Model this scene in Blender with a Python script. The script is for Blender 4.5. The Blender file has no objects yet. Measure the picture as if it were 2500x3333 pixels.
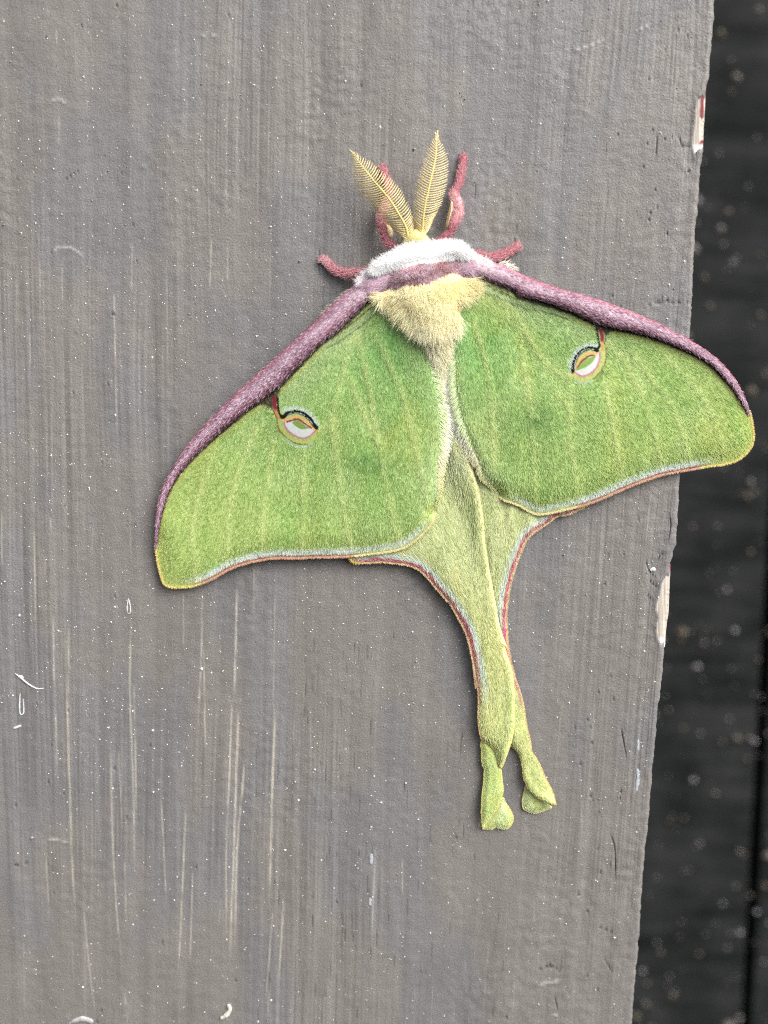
import bpy, math
import numpy as np

# ------------------------------------------------------------------ camera
FPX, CX, CY, DIST = 3000.0, 1250.0, 1666.5, 0.15      # focal length in photo pixels, camera 15 cm from the board
PITCH, ROLL = math.radians(8.7), math.radians(2.13)
scene = bpy.context.scene
COL = scene.collection
rng = np.random.default_rng(7)

d_ = np.array([0, math.cos(PITCH), -math.sin(PITCH)])
r0, u0_ = np.array([1.0, 0, 0]), np.array([0, math.sin(PITCH), math.cos(PITCH)])
R_ = math.cos(ROLL) * r0 + math.sin(ROLL) * u0_
U_ = -math.sin(ROLL) * r0 + math.cos(ROLL) * u0_
CAM = -DIST * d_

cam_data = bpy.data.cameras.new('camera')
cam = bpy.data.objects.new('camera', cam_data)
COL.objects.link(cam)
from mathutils import Matrix, Vector
M = Matrix.Identity(4)
for i in range(3):
    M[i][0], M[i][1], M[i][2], M[i][3] = R_[i], U_[i], -d_[i], CAM[i]
cam.matrix_world = M
cam_data.sensor_fit = 'VERTICAL'
cam_data.sensor_height = 36.0
cam_data.sensor_width = 27.0
cam_data.lens = FPX / 3333.0 * 36.0
cam_data.clip_start, cam_data.clip_end = 0.005, 50.0
cam_data.dof.use_dof = True
cam_data.dof.focus_distance = 0.1485
cam_data.dof.aperture_fstop = 12.5
scene.camera = cam

# ------------------------------------------------------------------ sky, sun, exposure (soft overcast daylight)
SUN_EL, SUN_AZ = math.radians(42), math.radians(50)      # from above the viewer, a little to the right
world = bpy.data.worlds.new('World')
scene.world = world
world.use_nodes = True
wn, wl = world.node_tree.nodes, world.node_tree.links
wn.clear()
sky = wn.new('ShaderNodeTexSky')
sky.sky_type = 'NISHITA'
sky.sun_disc = False
sky.sun_elevation = SUN_EL
sky.sun_rotation = math.pi - SUN_AZ
sky.dust_density = 6.0
hs = wn.new('ShaderNodeHueSaturation')
hs.inputs['Saturation'].default_value = 0.18
bg = wn.new('ShaderNodeBackground')
bg.inputs['Strength'].default_value = 0.12
wo = wn.new('ShaderNodeOutputWorld')
wl.new(sky.outputs[0], hs.inputs['Color'])
wl.new(hs.outputs[0], bg.inputs['Color'])
wl.new(bg.outputs[0], wo.inputs['Surface'])
sun_data = bpy.data.lights.new('sun', 'SUN')
sun_data.energy = 1.3
sun_data.angle = math.radians(48)
sun_data.color = (1.0, 0.97, 0.92)
sun = bpy.data.objects.new('sun', sun_data)
COL.objects.link(sun)
sdir = Vector((math.sin(SUN_AZ) * math.cos(SUN_EL), -math.cos(SUN_AZ) * math.cos(SUN_EL), math.sin(SUN_EL)))
sun.rotation_euler = sdir.to_track_quat('Z', 'Y').to_euler()
sun.location = sdir * 2
vs = scene.view_settings
vs.view_transform = 'Standard'
vs.look = 'None'
vs.gamma = 1.0
vs.use_curve_mapping = False
vs.exposure = 0.97
ALB = 0.80                                              # colours below are read off the picture; albedo = linear * ALB

# ------------------------------------------------------------------ pixel + height above board -> point
def P(u, v, h=0.0):
    u, v, h = np.broadcast_arrays(np.asarray(u, float), np.asarray(v, float), np.asarray(h, float))
    D = d_ * FPX + (u[..., None] - CX) * R_ - (v[..., None] - CY) * U_
    t = (-h * 1e-3 - CAM[1]) / D[..., 1]
    return CAM + D * t[..., None]

def conv(ox, oy, s):
    return lambda *pts: [(ox + x / s, oy + y / s) for x, y in pts]
cA, cB, cC = conv(1000, 400, 2.212), conv(450, 900, 1.659), conv(1400, 850, 1.508)
cD, cE, cF = conv(1250, 1500, 2.212), conv(1450, 2100, 3.318), conv(1750, 0, 2.011)
cG, cH, cI = conv(1900, 1500, 2.212), conv(1750, 2333, 2.212), conv(0, 0, 1.843)
cJ, cK, cL = conv(0, 1600, 1.843), conv(0, 2300, 1.3825), conv(900, 2300, 1.659)
cM, cN = conv(800, 1200, 4.74), conv(1800, 1030, 6.636)
cQ, cR, cS = conv(1120, 420, 4.608), conv(1180, 760, 3.95), conv(1380, 1100, 4.809)

# ------------------------------------------------------------------ numeric helpers
def lin(c, k=1.0):
    c = np.clip(np.asarray(c, float) / 255.0, 0, 1)
    return np.minimum(np.where(c <= 0.04045, c / 12.92, ((c + 0.055) / 1.055) ** 2.4) * ALB * k, 0.92)

_tab = np.random.default_rng(3).random((512, 512))
def vnoise(x, y, seed=0):
    x = np.asarray(x, float) + seed * 37.7
    y = np.asarray(y, float) + seed * 91.3
    xi, yi = np.floor(x).astype(int), np.floor(y).astype(int)
    fx, fy = x - xi, y - yi
    fx, fy = fx * fx * (3 - 2 * fx), fy * fy * (3 - 2 * fy)
    a, b = _tab[yi % 512, xi % 512], _tab[yi % 512, (xi + 1) % 512]
    c, e = _tab[(yi + 1) % 512, xi % 512], _tab[(yi + 1) % 512, (xi + 1) % 512]
    return (a * (1 - fx) + b * fx) * (1 - fy) + (c * (1 - fx) + e * fx) * fy
def fbm(x, y, seed=0, o=3):
    s, a, n = 0, 0.5, 0
    for k in range(o):
        s = s + a * vnoise(x * 2 ** k, y * 2 ** k, seed + k)
        n += a
        a *= 0.5
    return s / n
def sstep(a, b, x):
    t = np.clip((x - a) / (b - a + 1e-9), 0, 1)
    return t * t * (3 - 2 * t)

def spline(pts, n=200, closed=False):
    p = np.asarray(pts, float)
    if closed:
        p = np.vstack([p, p[:1]])
    if len(p) > 2:
        q = np.vstack([2 * p[0] - p[1], p, 2 * p[-1] - p[-2]]) if not closed else np.vstack([p[-2], p, p[1]])
        out = []
        t = np.linspace(0, 1, 12, endpoint=False)[:, None]
        for i in range(len(p) - 1):
            a, b, c, e = q[i], q[i + 1], q[i + 2], q[i + 3]
            out.append(0.5 * (2 * b + (c - a) * t + (2 * a - 5 * b + 4 * c - e) * t ** 2 + (3 * b - a - 3 * c + e) * t ** 3))
        p = np.vstack(out + [p[-1:]])
    L = np.r_[0, np.cumsum(np.linalg.norm(np.diff(p[:, :2], axis=0), axis=1))]
    s = np.linspace(0, L[-1], n)
    return np.stack([np.interp(s, L, p[:, k]) for k in range(p.shape[1])], 1)

def seg_dist(u, v, poly, want_t=False):
    best = np.full(u.shape, 1e18)
    bu, bv, bt = np.zeros(u.shape), np.zeros(u.shape), np.zeros(u.shape)
    n = len(poly) - 1
    for i in range(n):
        a, b = poly[i][:2], poly[i + 1][:2]
        e = np.asarray(b) - np.asarray(a)
        t = np.clip(((u - a[0]) * e[0] + (v - a[1]) * e[1]) / (e @ e + 1e-12), 0, 1)
        pu, pv = a[0] + t * e[0], a[1] + t * e[1]
        dd = (u - pu) ** 2 + (v - pv) ** 2
        m = dd < best
        best = np.where(m, dd, best)
        bu, bv = np.where(m, pu, bu), np.where(m, pv, bv)
        bt = np.where(m, (i + t) / n, bt)
    if want_t:
        return np.sqrt(best), bu, bv, bt
    return np.sqrt(best)

def inside(u, v, poly):
    r = np.zeros(u.shape, bool)
    n = len(poly)
    for i in range(n):
        x1, y1 = poly[i][:2]
        x2, y2 = poly[(i + 1) % n][:2]
        if y1 == y2:
            continue
        c = ((y1 > v) != (y2 > v)) & (u < (x2 - x1) * (v - y1) / (y2 - y1) + x1)
        r ^= c
    return r

def rand_in(poly, n, seed=0):
    g = np.random.default_rng(seed)
    poly = np.asarray(poly)
    lo, hi = poly[:, :2].min(0), poly[:, :2].max(0)
    out = []
    tot = 0
    while tot < n:
        q = lo + g.random((n * 2, 2)) * (hi - lo)
        q = q[inside(q[:, 0], q[:, 1], poly)]
        out.append(q)
        tot += len(q)
    return np.vstack(out)[:n]

# ------------------------------------------------------------------ object helpers
BASE = P(1390.0, 1000.0, 0.0)
def mk(name, V, quads=None, tris=None, cols=None, mat=None, parent=None, origin=None, smooth=True):
    V = np.asarray(V, float)
    if origin is not None:
        V = V - origin
    me = bpy.data.meshes.new(name)
    nq = 0 if quads is None else len(quads)
    nt = 0 if tris is None else len(tris)
    me.vertices.add(len(V))
    me.vertices.foreach_set('co', V.astype(np.float32).ravel())
    idx = []
    if nq: idx.append(np.asarray(quads).ravel())
    if nt: idx.append(np.asarray(tris).ravel())
    idx = np.concatenate(idx).astype(np.int32)
    me.loops.add(len(idx))
    me.loops.foreach_set('vertex_index', idx)
    me.polygons.add(nq + nt)
    st = np.r_[np.arange(nq) * 4, nq * 4 + np.arange(nt) * 3].astype(np.int32)
    me.polygons.foreach_set('loop_start', st)
    me.polygons.foreach_set('use_smooth', np.full(nq + nt, smooth))
    if cols is not None:
        at = me.color_attributes.new('tint', 'FLOAT_COLOR', 'POINT')
        c4 = np.ones((len(V), 4), np.float32)
        c4[:, :3] = cols
        at.data.foreach_set('color', c4.ravel())
    me.update(calc_edges=True)
    me.validate()
    o = bpy.data.objects.new(name, me)
    COL.objects.link(o)
    if mat: me.materials.append(mat)
    if parent is not None: o.parent = parent
    return o

def tube(path, rad, ns=8, flat=1.0):
    """path (n,3) world, rad (n,) metres -> V, quads"""
    path = np.asarray(path)
    n = len(path)
    T = np.gradient(path, axis=0)
    T /= np.linalg.norm(T, axis=1)[:, None] + 1e-15
    e1 = np.cross(T, np.array([0, 1.0, 0]))
    e1 /= np.linalg.norm(e1, axis=1)[:, None] + 1e-12
    e2 = np.cross(T, e1)
    a = np.linspace(0, 2 * np.pi, ns, endpoint=False)
    rad = np.broadcast_to(np.asarray(rad, float), (n,))
    fl = np.broadcast_to(np.asarray(flat, float), (n,))
    V = path[:, None] + rad[:, None, None] * (np.cos(a)[None, :, None] * e1[:, None] + fl[:, None, None] * np.sin(a)[None, :, None] * e2[:, None])
    i, j = np.meshgrid(np.arange(n - 1), np.arange(ns), indexing='ij')
    k = (j + 1) % ns
    q = np.stack([i * ns + j, (i + 1) * ns + j, (i + 1) * ns + k, i * ns + k], -1).reshape(-1, 4)
    return V.reshape(-1, 3), q

def join(parts):
    V, Q, C, o = [], [], [], 0
    for v, q, c in parts:
        V.append(v); Q.append(q + o); C.append(np.broadcast_to(c, (len(v), 3)))
        o += len(v)
    return np.vstack(V), np.vstack(Q), np.vstack(C)

def hairs(name, root, direc, length, width, cols, hr, ht, mat, parent, bend=None):
    """root (n,2) px, direc (n,2), length/width px, hr/ht heights mm at root/tip; three-triangle blades joined as one part"""
    n = len(root)
    dn = direc / (np.linalg.norm(direc, axis=1)[:, None] + 1e-9)
    pn = np.stack([-dn[:, 1], dn[:, 0]], 1)
    length = np.broadcast_to(length, (n,))[:, None]
    width = np.broadcast_to(width, (n,))[:, None]
    b = np.zeros((n, 1)) if bend is None else np.asarray(bend)[:, None]
    mid = root + dn * length * 0.5 + pn * b * 0.35
    tip = root + dn * length + pn * b
    hr, ht = np.broadcast_to(hr, (n,)), np.broadcast_to(ht, (n,))
    hm = hr * 0.45 + ht * 0.55
    pts = [root - pn * width * 0.5, root + pn * width * 0.5, mid - pn * width * 0.42, mid + pn * width * 0.42, tip]
    hh = [hr, hr, hm, hm, ht]
    V = np.stack([P(p[:, 0], p[:, 1], h) for p, h in zip(pts, hh)], 1).reshape(-1, 3)
    k = np.arange(n)[:, None] * 5
    q = k + np.array([0, 2, 3, 1])
    t = k + np.array([2, 4, 3])
    C = np.repeat(np.broadcast_to(cols, (n, 3)), 5, axis=0)
    o = mk(name, V, q, t, C, mat, parent, BASE, smooth=False)
    o['kind'] = 'stuff'
    return o

# ------------------------------------------------------------------ materials
def tint_mat(name, rough=0.7, spec=0.25, sheen=0.0, bump=None):
    m = bpy.data.materials.new(name)
    m.use_nodes = True
    nt = m.node_tree
    b = nt.nodes['Principled BSDF']
    at = nt.nodes.new('ShaderNodeAttribute')
    at.attribute_name = 'tint'
    nt.links.new(at.outputs['Color'], b.inputs['Base Color'])
    b.inputs['Roughness'].default_value = rough
    b.inputs['Specular IOR Level'].default_value = spec
    b.inputs['Sheen Weight'].default_value = sheen
    b.inputs['Sheen Roughness'].default_value = 0.4
    if bump:
        scale, strength, dist = bump
        tc = nt.nodes.new('ShaderNodeTexCoord')
        no = nt.nodes.new('ShaderNodeTexNoise')
        no.inputs['Scale'].default_value = scale
        no.inputs['Detail'].default_value = 4
        no.inputs['Roughness'].default_value = 0.6
        bp = nt.nodes.new('ShaderNodeBump')
        bp.inputs['Strength'].default_value = strength
        bp.inputs['Distance'].default_value = dist
        nt.links.new(tc.outputs['Object'], no.inputs['Vector'])
        nt.links.new(no.outputs['Fac'], bp.inputs['Height'])
        nt.links.new(bp.outputs['Normal'], b.inputs['Normal'])
    return m
def plain_mat(name, rgb, rough=0.5, spec=0.5):
    m = bpy.data.materials.new(name)
    m.use_nodes = True
    b = m.node_tree.nodes['Principled BSDF']
    b.inputs['Base Color'].default_value = (*lin(rgb), 1)
    b.inputs['Roughness'].default_value = rough
    b.inputs['Specular IOR Level'].default_value = spec
    return m
MAT_PAINT = tint_mat('grey_paint', 0.5, 0.45, bump=(3000, 0.65, 0.00015))
MAT_WING = tint_mat('wing_scales', 0.75, 0.2, 0.15, bump=(5000, 0.35, 0.00006))
MAT_HAIR = tint_mat('soft_hair', 0.6, 0.3)
def let_light_through(m, f):
    nt = m.node_tree
    b, at, out = nt.nodes['Principled BSDF'], [n for n in nt.nodes if n.type == 'ATTRIBUTE'][0], nt.nodes['Material Output']
    tr = nt.nodes.new('ShaderNodeBsdfTranslucent')
    mx = nt.nodes.new('ShaderNodeMixShader')
    mx.inputs[0].default_value = f
    nt.links.new(at.outputs['Color'], tr.inputs['Color'])
    nt.links.new(b.outputs[0], mx.inputs[1]); nt.links.new(tr.outputs[0], mx.inputs[2])
    nt.links.new(mx.outputs[0], out.inputs['Surface'])
let_light_through(MAT_HAIR, 0.06)
MAT_SCALE = tint_mat('glossy_scales', 0.45, 0.4)
MAT_LEG = tint_mat('leg_skin', 0.55, 0.35)
MAT_ANT = tint_mat('antenna_horn', 0.5, 0.4)
MAT_WOOD = tint_mat('bare_wood', 0.75, 0.2)
MAT_CHALK = tint_mat('dried_drip', 0.5, 0.4)
MAT_GRIT = plain_mat('paint_grit', (214, 211, 206), 0.3, 0.5)
MAT_DARK = plain_mat('dark_eye', (26, 20, 18), 0.25, 0.5)

# ================================================================== SETTING: board
VPX, VPY = 520.0, 21250.0
EDGE = np.array(cF((1150, 0), (1148, 130), (1133, 260), (1121, 380), (1118, 500), (1100, 550), (1092, 680), (1083, 830), (1077, 960), (1066, 1060), (1055, 1120), (1052, 1250),
                   (1036, 1400), (1026, 1480), (1018, 1650), (1011, 1890), (1004, 2010), (991, 2212))
                + cG((690, 80), (681, 240), (672, 400), (660, 600), (642, 650), (620, 740), (612, 900), (605, 1080), (592, 1160), (578, 1330), (566, 1500), (545, 1660), (522, 1850), (508, 2020))
                + cH((845, 130), (800, 650), (780, 860), (752, 1180), (733, 1500), (712, 1760), (675, 2212)))
def edge_u(v):
    v = np.asarray(v, float)
    e = np.interp(v, EDGE[:, 1], EDGE[:, 0])
    e = np.where(v < 0, EDGE[0, 0] - (VPX - EDGE[0, 0]) / (VPY) * v * -1.0 * -1.0, e)
    e = np.where(v < 0, VPX + (EDGE[0, 0] - VPX) * (VPY - v) / VPY, e)
    e = np.where(v > 3333, VPX + (EDGE[-1, 0] - VPX) * (VPY - v) / (VPY - 3333), e)
    return e + (vnoise(v / 22.0, v * 0, 5) - 0.5) * 5 + (vnoise(v / 7.0, v * 0, 6) - 0.5) * 3
def to_u(u0, v):
    return VPX + (u0 - VPX) * (VPY - v) / (VPY - 1666.5)
def to_u0(u, v):
    return VPX + (u - VPX) * (VPY - 1666.5) / (VPY - v)

cols_u = np.r_[np.arange(-900, -20, 40), np.arange(-20, 2080, 3.0)]
tail = np.linspace(0, 1, 90)[1:]
rows_v = np.r_[np.arange(-1100, -20, 60), np.arange(-20, 3360, 7.5), np.arange(3360, 4500, 60)]
uu, vv = np.meshgrid(cols_u, rows_v)
U = to_u(uu, vv)
eu = edge_u(rows_v) + 6.0
ue0 = to_u(2077.0, rows_v)
RB = 0.0008                                               # rounded arris, 0.8 mm
eu_in = eu - RB / 5e-5
Ut = ue0[:, None] + (eu_in - ue0)[:, None] * tail[None, :]
U = np.hstack([U, Ut])
V_ = np.repeat(rows_v[:, None], U.shape[1], 1)
U0 = to_u0(U, V_)
W0 = U0 + (vnoise(U0 / 300, V_ / 700, 11) - 0.5) * 26       # wandering grain
# relief (mm, + is out of the board)
grain = vnoise(W0 / 5.0, V_ / 260.0, 21) * 0.6 + vnoise(W0 / 11.0, V_ / 420.0, 22) * 0.4
H = (grain - 0.5) * 0.05
gmask = sstep(0.35, 0.7, fbm(W0 / 330.0, V_ / 700.0, 31))
H *= 0.45 + 1.5 * gmask
H += (fbm(W0 / 60.0, V_ / 330.0, 41) - 0.5) * 0.16
H += (fbm(U / 26.0 + V_ / 60.0, V_ / 16.0, 43, 2) - 0.5) * 0.10
rough_zone = sstep(0.52, 0.72, fbm(U / 260.0, V_ / 330.0, 47))
edge_zone = sstep(2020, 2200, U0)
H += (fbm(U / 20.0 + V_ / 50.0, V_ / 13.0, 44, 2) - 0.5) * 0.16 * np.maximum(rough_zone, edge_zone * 0.8)
H += (fbm(U / 50.0, V_ / 90.0, 48, 3) - 0.5) * 0.30 * edge_zone
# colour
c = np.array([152.0, 147.0, 143.0])[None, None] + np.zeros(U.shape + (3,))
blue = sstep(0.48, 0.66, fbm(W0 / 170.0, V_ / 420.0, 51))
c += blue[..., None] * np.array([-6, -3.5, 1])
c += ((vnoise(W0 / 30.0, V_ / 1500.0, 53) - 0.5) * 12)[..., None]
c += ((vnoise(W0 / 7.0, V_ / 500.0, 54) - 0.5) * 17)[..., None] * (0.3 + 1.0 * gmask)[..., None]
c += ((fbm(U / 90.0, V_ / 120.0, 55) - 0.5) * 14)[..., None] * np.array([1, 0.95, 0.9])
cream = np.array([216.0, 208.0, 192.0])

def board_stroke(pts, w, a, col=cream, ragged=0.9, depth=0.0, seed=0):
    global c, H
    p = spline(pts, max(8, int(len(pts) * 6)))
    lo, hi = p.min(0) - w * 3 - 10, p.max(0) + w * 3 + 10
    m = (U > lo[0]) & (U < hi[0]) & (V_ > lo[1]) & (V_ < hi[1])
    if not m.any():
        return
    dd, _, _, t = seg_dist(U[m], V_[m], p, True)
    rag = 1 - ragged * vnoise(V_[m] / 34.0 + seed * 3.1, U[m] / 3.0, 61 + seed % 7)
    endf = sstep(0, 0.12, t) * (1 - sstep(0.8, 1.0, t)) * 0.85 + 0.15
    al = (1 - sstep(w * 0.18, w * 0.42 + 1.6, dd)) * np.clip(rag * 1.5, 0, 1) * a * endf
    c[m] = c[m] * (1 - al[:, None]) + np.asarray(col) * al[:, None]
    H[m] += depth * al
S = board_stroke
streaks = []
for pts, w, a in ((((205, 220), (215, 780)), 5, .8), (((320, 740), (325, 1170)), 6, .8), (((415, 790), (405, 1250), (420, 1843)), 9, .85),
                  (((780, 100), (785, 430)), 5, .55), (((785, 780), (780, 1200), (790, 1600)), 8, .8), (((805, 1150), (815, 1843)), 5, .6),
                  (((1100, 590), (1100, 950)), 5, .6), (((1215, 590), (1210, 900), (1190, 1400)), 6, .8), (((1222, 900), (1232, 1550)), 6, .7),
                  (((1424, 560), (1415, 900), (1405, 1260)), 11, .95), (((1390, 1250), (1375, 1843)), 6, .85), (((1432, 1320), (1410, 1843)), 7, .85),
                  (((1465, 1640), (1455, 1843)), 8, .9), (((1650, 600), (1638, 1300)), 5, .5), (((1650, 1400), (1630, 1843)), 9, .9),
                  (((670, 1580), (668, 1843)), 6, .6), (((710, 1560), (725, 1843)), 6, .6), (((10, 120), (10, 450)), 6, .6), (((335, 1310), (340, 1700)), 5, .55),
                  (((1525, 440), (1520, 720)), 4, .5), (((270, 380), (272, 520)), 4, .5), (((300, 150), (308, 235)), 5, .6), (((385, 30), (395, 180)), 5, .4)):
    S(cJ(*pts), w, a, seed=len(streaks)); streaks.append(1)
for pts, w, a in ((((303, 0), (318, 500), (340, 990)), 9, .85), (((500, 180), (505, 500), (520, 850), (548, 1170)), 7, .75), (((535, 180), (548, 540)), 5, .5),
                  (((560, 680), (570, 1000)), 5, .55), (((588, 0), (600, 400), (605, 740)), 7, .75), (((610, 150), (615, 500)), 4, .5), (((725, 400), (750, 900)), 6, .7),
                  (((838, 440), (815, 950), (802, 1200)), 7, .9), (((868, 730), (855, 1160)), 6, .75), (((920, 0), (925, 190)), 5, .5), (((1045, 0), (1020, 600), (1020, 1060)), 7, .85),
                  (((1075, 20), (1050, 700), (1035, 1150)), 9, .95), (((1097, 260), (1065, 700), (1058, 1060)), 9, .9), (((1238, 0), (1225, 400), (1212, 900)), 9, .9),
                  (((1230, 900), (1195, 1340)), 6, .65), (((1280, 880), (1252, 1250)), 6, .7), (((205, 640), (222, 950)), 5, .6), (((375, 900), (400, 1150), (430, 1400)), 6, .6),
                  (((560, 1280), (575, 1428)), 6, .6), (((1215, 1240), (1205, 1400)), 8, .6), (((1325, 0), (1320, 180)), 4, .5), (((1395, 0), (1400, 300)), 4, .35)):
    S(cK(*pts), w, a, seed=len(streaks)); streaks.append(1)
for pts, w, a in ((((685, 1740), (690, 2212)), 6, .8), (((795, 1450), (790, 1760)), 5, .7), (((785, 900), (785, 1200)), 5, .35), (((372, 1560), (374, 1810)), 5, .7),
                  (((240, 1570), (243, 1750)), 5, .6), (((180, 2000), (180, 2212)), 5, .6), (((1270, 1420), (1258, 1740)), 5, .75), (((1363, 1480), (1365, 1700)), 5, .75),
                  (((355, 690), (353, 870)), 5, .5), (((290, 30), (290, 90)), 5, .4), (((340, 170), (340, 270)), 5, .5), (((100, 1640), (100, 1990)), 4, .5), (((690, 2212), (705, 2600)), 5, .4)):
    S(cI(*pts), w, a, seed=len(streaks)); streaks.append(1)
for pts, w, a in ((((535, 760), (515, 1250)), 5, .8), (((680, 820), (680, 1030)), 5, .65), (((40, 1000), (15, 1430)), 5, .6), (((1395, 1040), (1390, 1180)), 6, .35), (((1640, 300), (1650, 700)), 5, .25)):
    S(cL(*pts), w, a, seed=len(streaks)); streaks.append(1)
g2 = np.random.default_rng(12)
for k in range(110):                                       # faint streaks
    x = g2.uniform(-10, 2150); y = g2.uniform(-50, 3300); L_ = g2.uniform(60, 420)
    if x > 1100 and g2.random() < .35: continue
    S([(to_u(x, y), y), (to_u(x + g2.normal(0, 4), y + L_), y + L_)], g2.uniform(2.5, 4.5), g2.uniform(.12, .36), seed=k)
for k in range(150):                                       # open dark pores along the grain
    x = g2.normal(1120, 130) if k < 95 else g2.uniform(1250, 2050); y = g2.uniform(2050, 3300) if k < 110 else g2.uniform(100, 3300); L_ = g2.uniform(15, 70)
    S([(to_u(x, y), y), (to_u(x + g2.normal(0, 1), y + L_), y + L_)], g2.uniform(1.2, 2.6), g2.uniform(.25, .75), (84, 81, 80), .7, -0.06, seed=k)
for pts in (cF((830, 1960), (900, 1985), (960, 1972), (1002, 2000)), cF((700, 2010), (760, 1985), (830, 1975), (866, 1960)), cF((868, 880), (890, 905), (925, 900), (945, 955), (1000, 955)),
            cG((445, 720), (470, 790), (530, 850)), cG((470, 860), (540, 920)), cG((450, 955), (500, 1005)), cG((530, 720), (560, 670), (610, 665)), cG((620, 400), (625, 470), (605, 600)),
            cF((780, 880), (775, 1030)), cA((90, 905), (85, 1000), (88, 1100)), cI((390, 1075), (480, 1020)), cK((60, 715), (130, 700)), cL((1410, 1420), (1480, 1400), (1550, 1440)),
            cL((1500, 1560), (1520, 1640)), cH((520, 830), (555, 950), (560, 1150)), cH((600, 80), (640, 300)), cH((480, 1740), (540, 1840)), cH((420, 1500), (560, 1560))):
    S(pts, 3, .7, (70, 67, 66), .6, -0.2)
for pts, w in ((cF((160, 318), (230, 328), (300, 310), (400, 275), (475, 238)), 6), (cF((640, 205), (700, 175), (745, 155)), 5), (cI((300, 610), (345, 592), (400, 622)), 9), (cI((310, 1515), (360, 1480), (430, 1490), (510, 1545)), 9),
               (cI((1195, 205), (1235, 212)), 7), (cI((1265, 215), (1300, 215)), 6), (cK((190, 605), (250, 600), (315, 612)), 7), (cL((1415, 1500), (1470, 1490), (1530, 1480)), 12), (cL((1490, 1660), (1520, 1670)), 10)):
    S(pts, w, .8, (208, 206, 204), .5, 0.1)
npit = 120
pits = np.c_[np.r_[g2.uniform(20, 420, 30), g2.normal(2010, 60, 55), g2.uniform(100, 2100, 35)], g2.uniform(0, 3330, npit)]
for k in range(npit):
    u_, v_ = to_u(pits[k, 0], pits[k, 1]), pits[k, 1]
    rr = g2.uniform(1.8, 4.2)
    m = (abs(U - u_) < 25) & (abs(V_ - v_) < 25)
    dd = np.hypot(U[m] - u_, V_[m] - v_)
    H[m] += -0.22 * np.exp(-(dd / rr) ** 2) + 0.05 * np.exp(-((dd - rr * 2) / rr) ** 2)
    c[m] = c[m] * (1 - 0.4 * np.exp(-(dd / rr) ** 2))[:, None]
H = H * np.where((V_ < -25) | (V_ > 3365) | (U < -25), 0.5, 1)
# recess under the two bare patches of the edge
CHIP1 = spline(cF((1103, 545), (1100, 620), (1093, 760), (1086, 880), (1080, 965), (1050, 990), (1028, 1008), (1012, 950), (1020, 880), (1030, 790), (1036, 700), (1044, 655), (1066, 635), (1078, 585)), 120, True)
CHIP2 = spline(cG((628, 742), (622, 830), (618, 900), (612, 1080), (600, 1160), (590, 1250), (584, 1335), (560, 1340), (545, 1300), (523, 1245), (525, 1170), (535, 1110), (518, 1065), (522, 1025), (542, 960), (560, 870), (598, 815), (612, 770)), 140, True)
for CH in (CHIP1, CHIP2):
    lo, hi = CH.min(0) - 30, CH.max(0) + 30
    m = (U > lo[0]) & (U < hi[0]) & (V_ > lo[1]) & (V_ < hi[1])
    ins = inside(U[m], V_[m], CH)
    dd = seg_dist(U[m], V_[m], CH)
    H[m] += np.where(ins, -0.30 * sstep(0, 6, dd), 0.10 * np.exp(-(dd / 9) ** 2))
front = P(U, V_, H)
nR, nC = U.shape
# rounded arris and side face, in world space
last = front[:, -1]
add, addc = [], []
for k, a in enumerate(np.linspace(0, math.pi / 2, 7)[1:]):
    q = last.copy()
    q[:, 0] += RB * math.sin(a) + (vnoise(rows_v / 9.0, rows_v * 0 + k, 71) - .5) * 0.0001
    q[:, 1] += RB * (1 - math.cos(a))
    add.append(q)
for yy in (0.006, 0.019):
    q = add[5].copy(); q[:, 1] = yy; add.append(q)
back = last.copy(); back[:, 1] = 0.019; back[:, 0] = last[:, 0] - 0.01
Vb = np.concatenate([front, np.stack(add, 1)], 1)
lc = front[:, 0].copy(); lc[:, 1] = 0.019
Vb = np.concatenate([lc[:, None], Vb, lc[:, None] * 0 + back[:, None]], 1)
Cb = np.concatenate([c[:, :1], c, np.repeat(c[:, -1:], 9, 1)], 1)
# top and bottom rows folded back
tp, bt = Vb[0].copy(), Vb[-1].copy()
tp[:, 1] = 0.019; bt[:, 1] = 0.019
Vb = np.concatenate([tp[None], Vb, bt[None]], 0)
Cb = np.concatenate([Cb[:1], Cb, Cb[-1:]], 0)
nr, nc = Vb.shape[:2]
i, j = np.meshgrid(np.arange(nr - 1), np.arange(nc - 1), indexing='ij')
q = np.stack([i * nc + j, (i + 1) * nc + j, (i + 1) * nc + j + 1, i * nc + j + 1], -1).reshape(-1, 4)
board = mk('painted_board', Vb.reshape(-1, 3), q, None, lin(Cb.reshape(-1, 3), 0.80), MAT_PAINT)
board['label'] = 'grey painted wooden board with worn vertical grain and chipped edge, under the moth'
board['category'] = 'board'

def board_h(u, v):
    return 0.04
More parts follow.
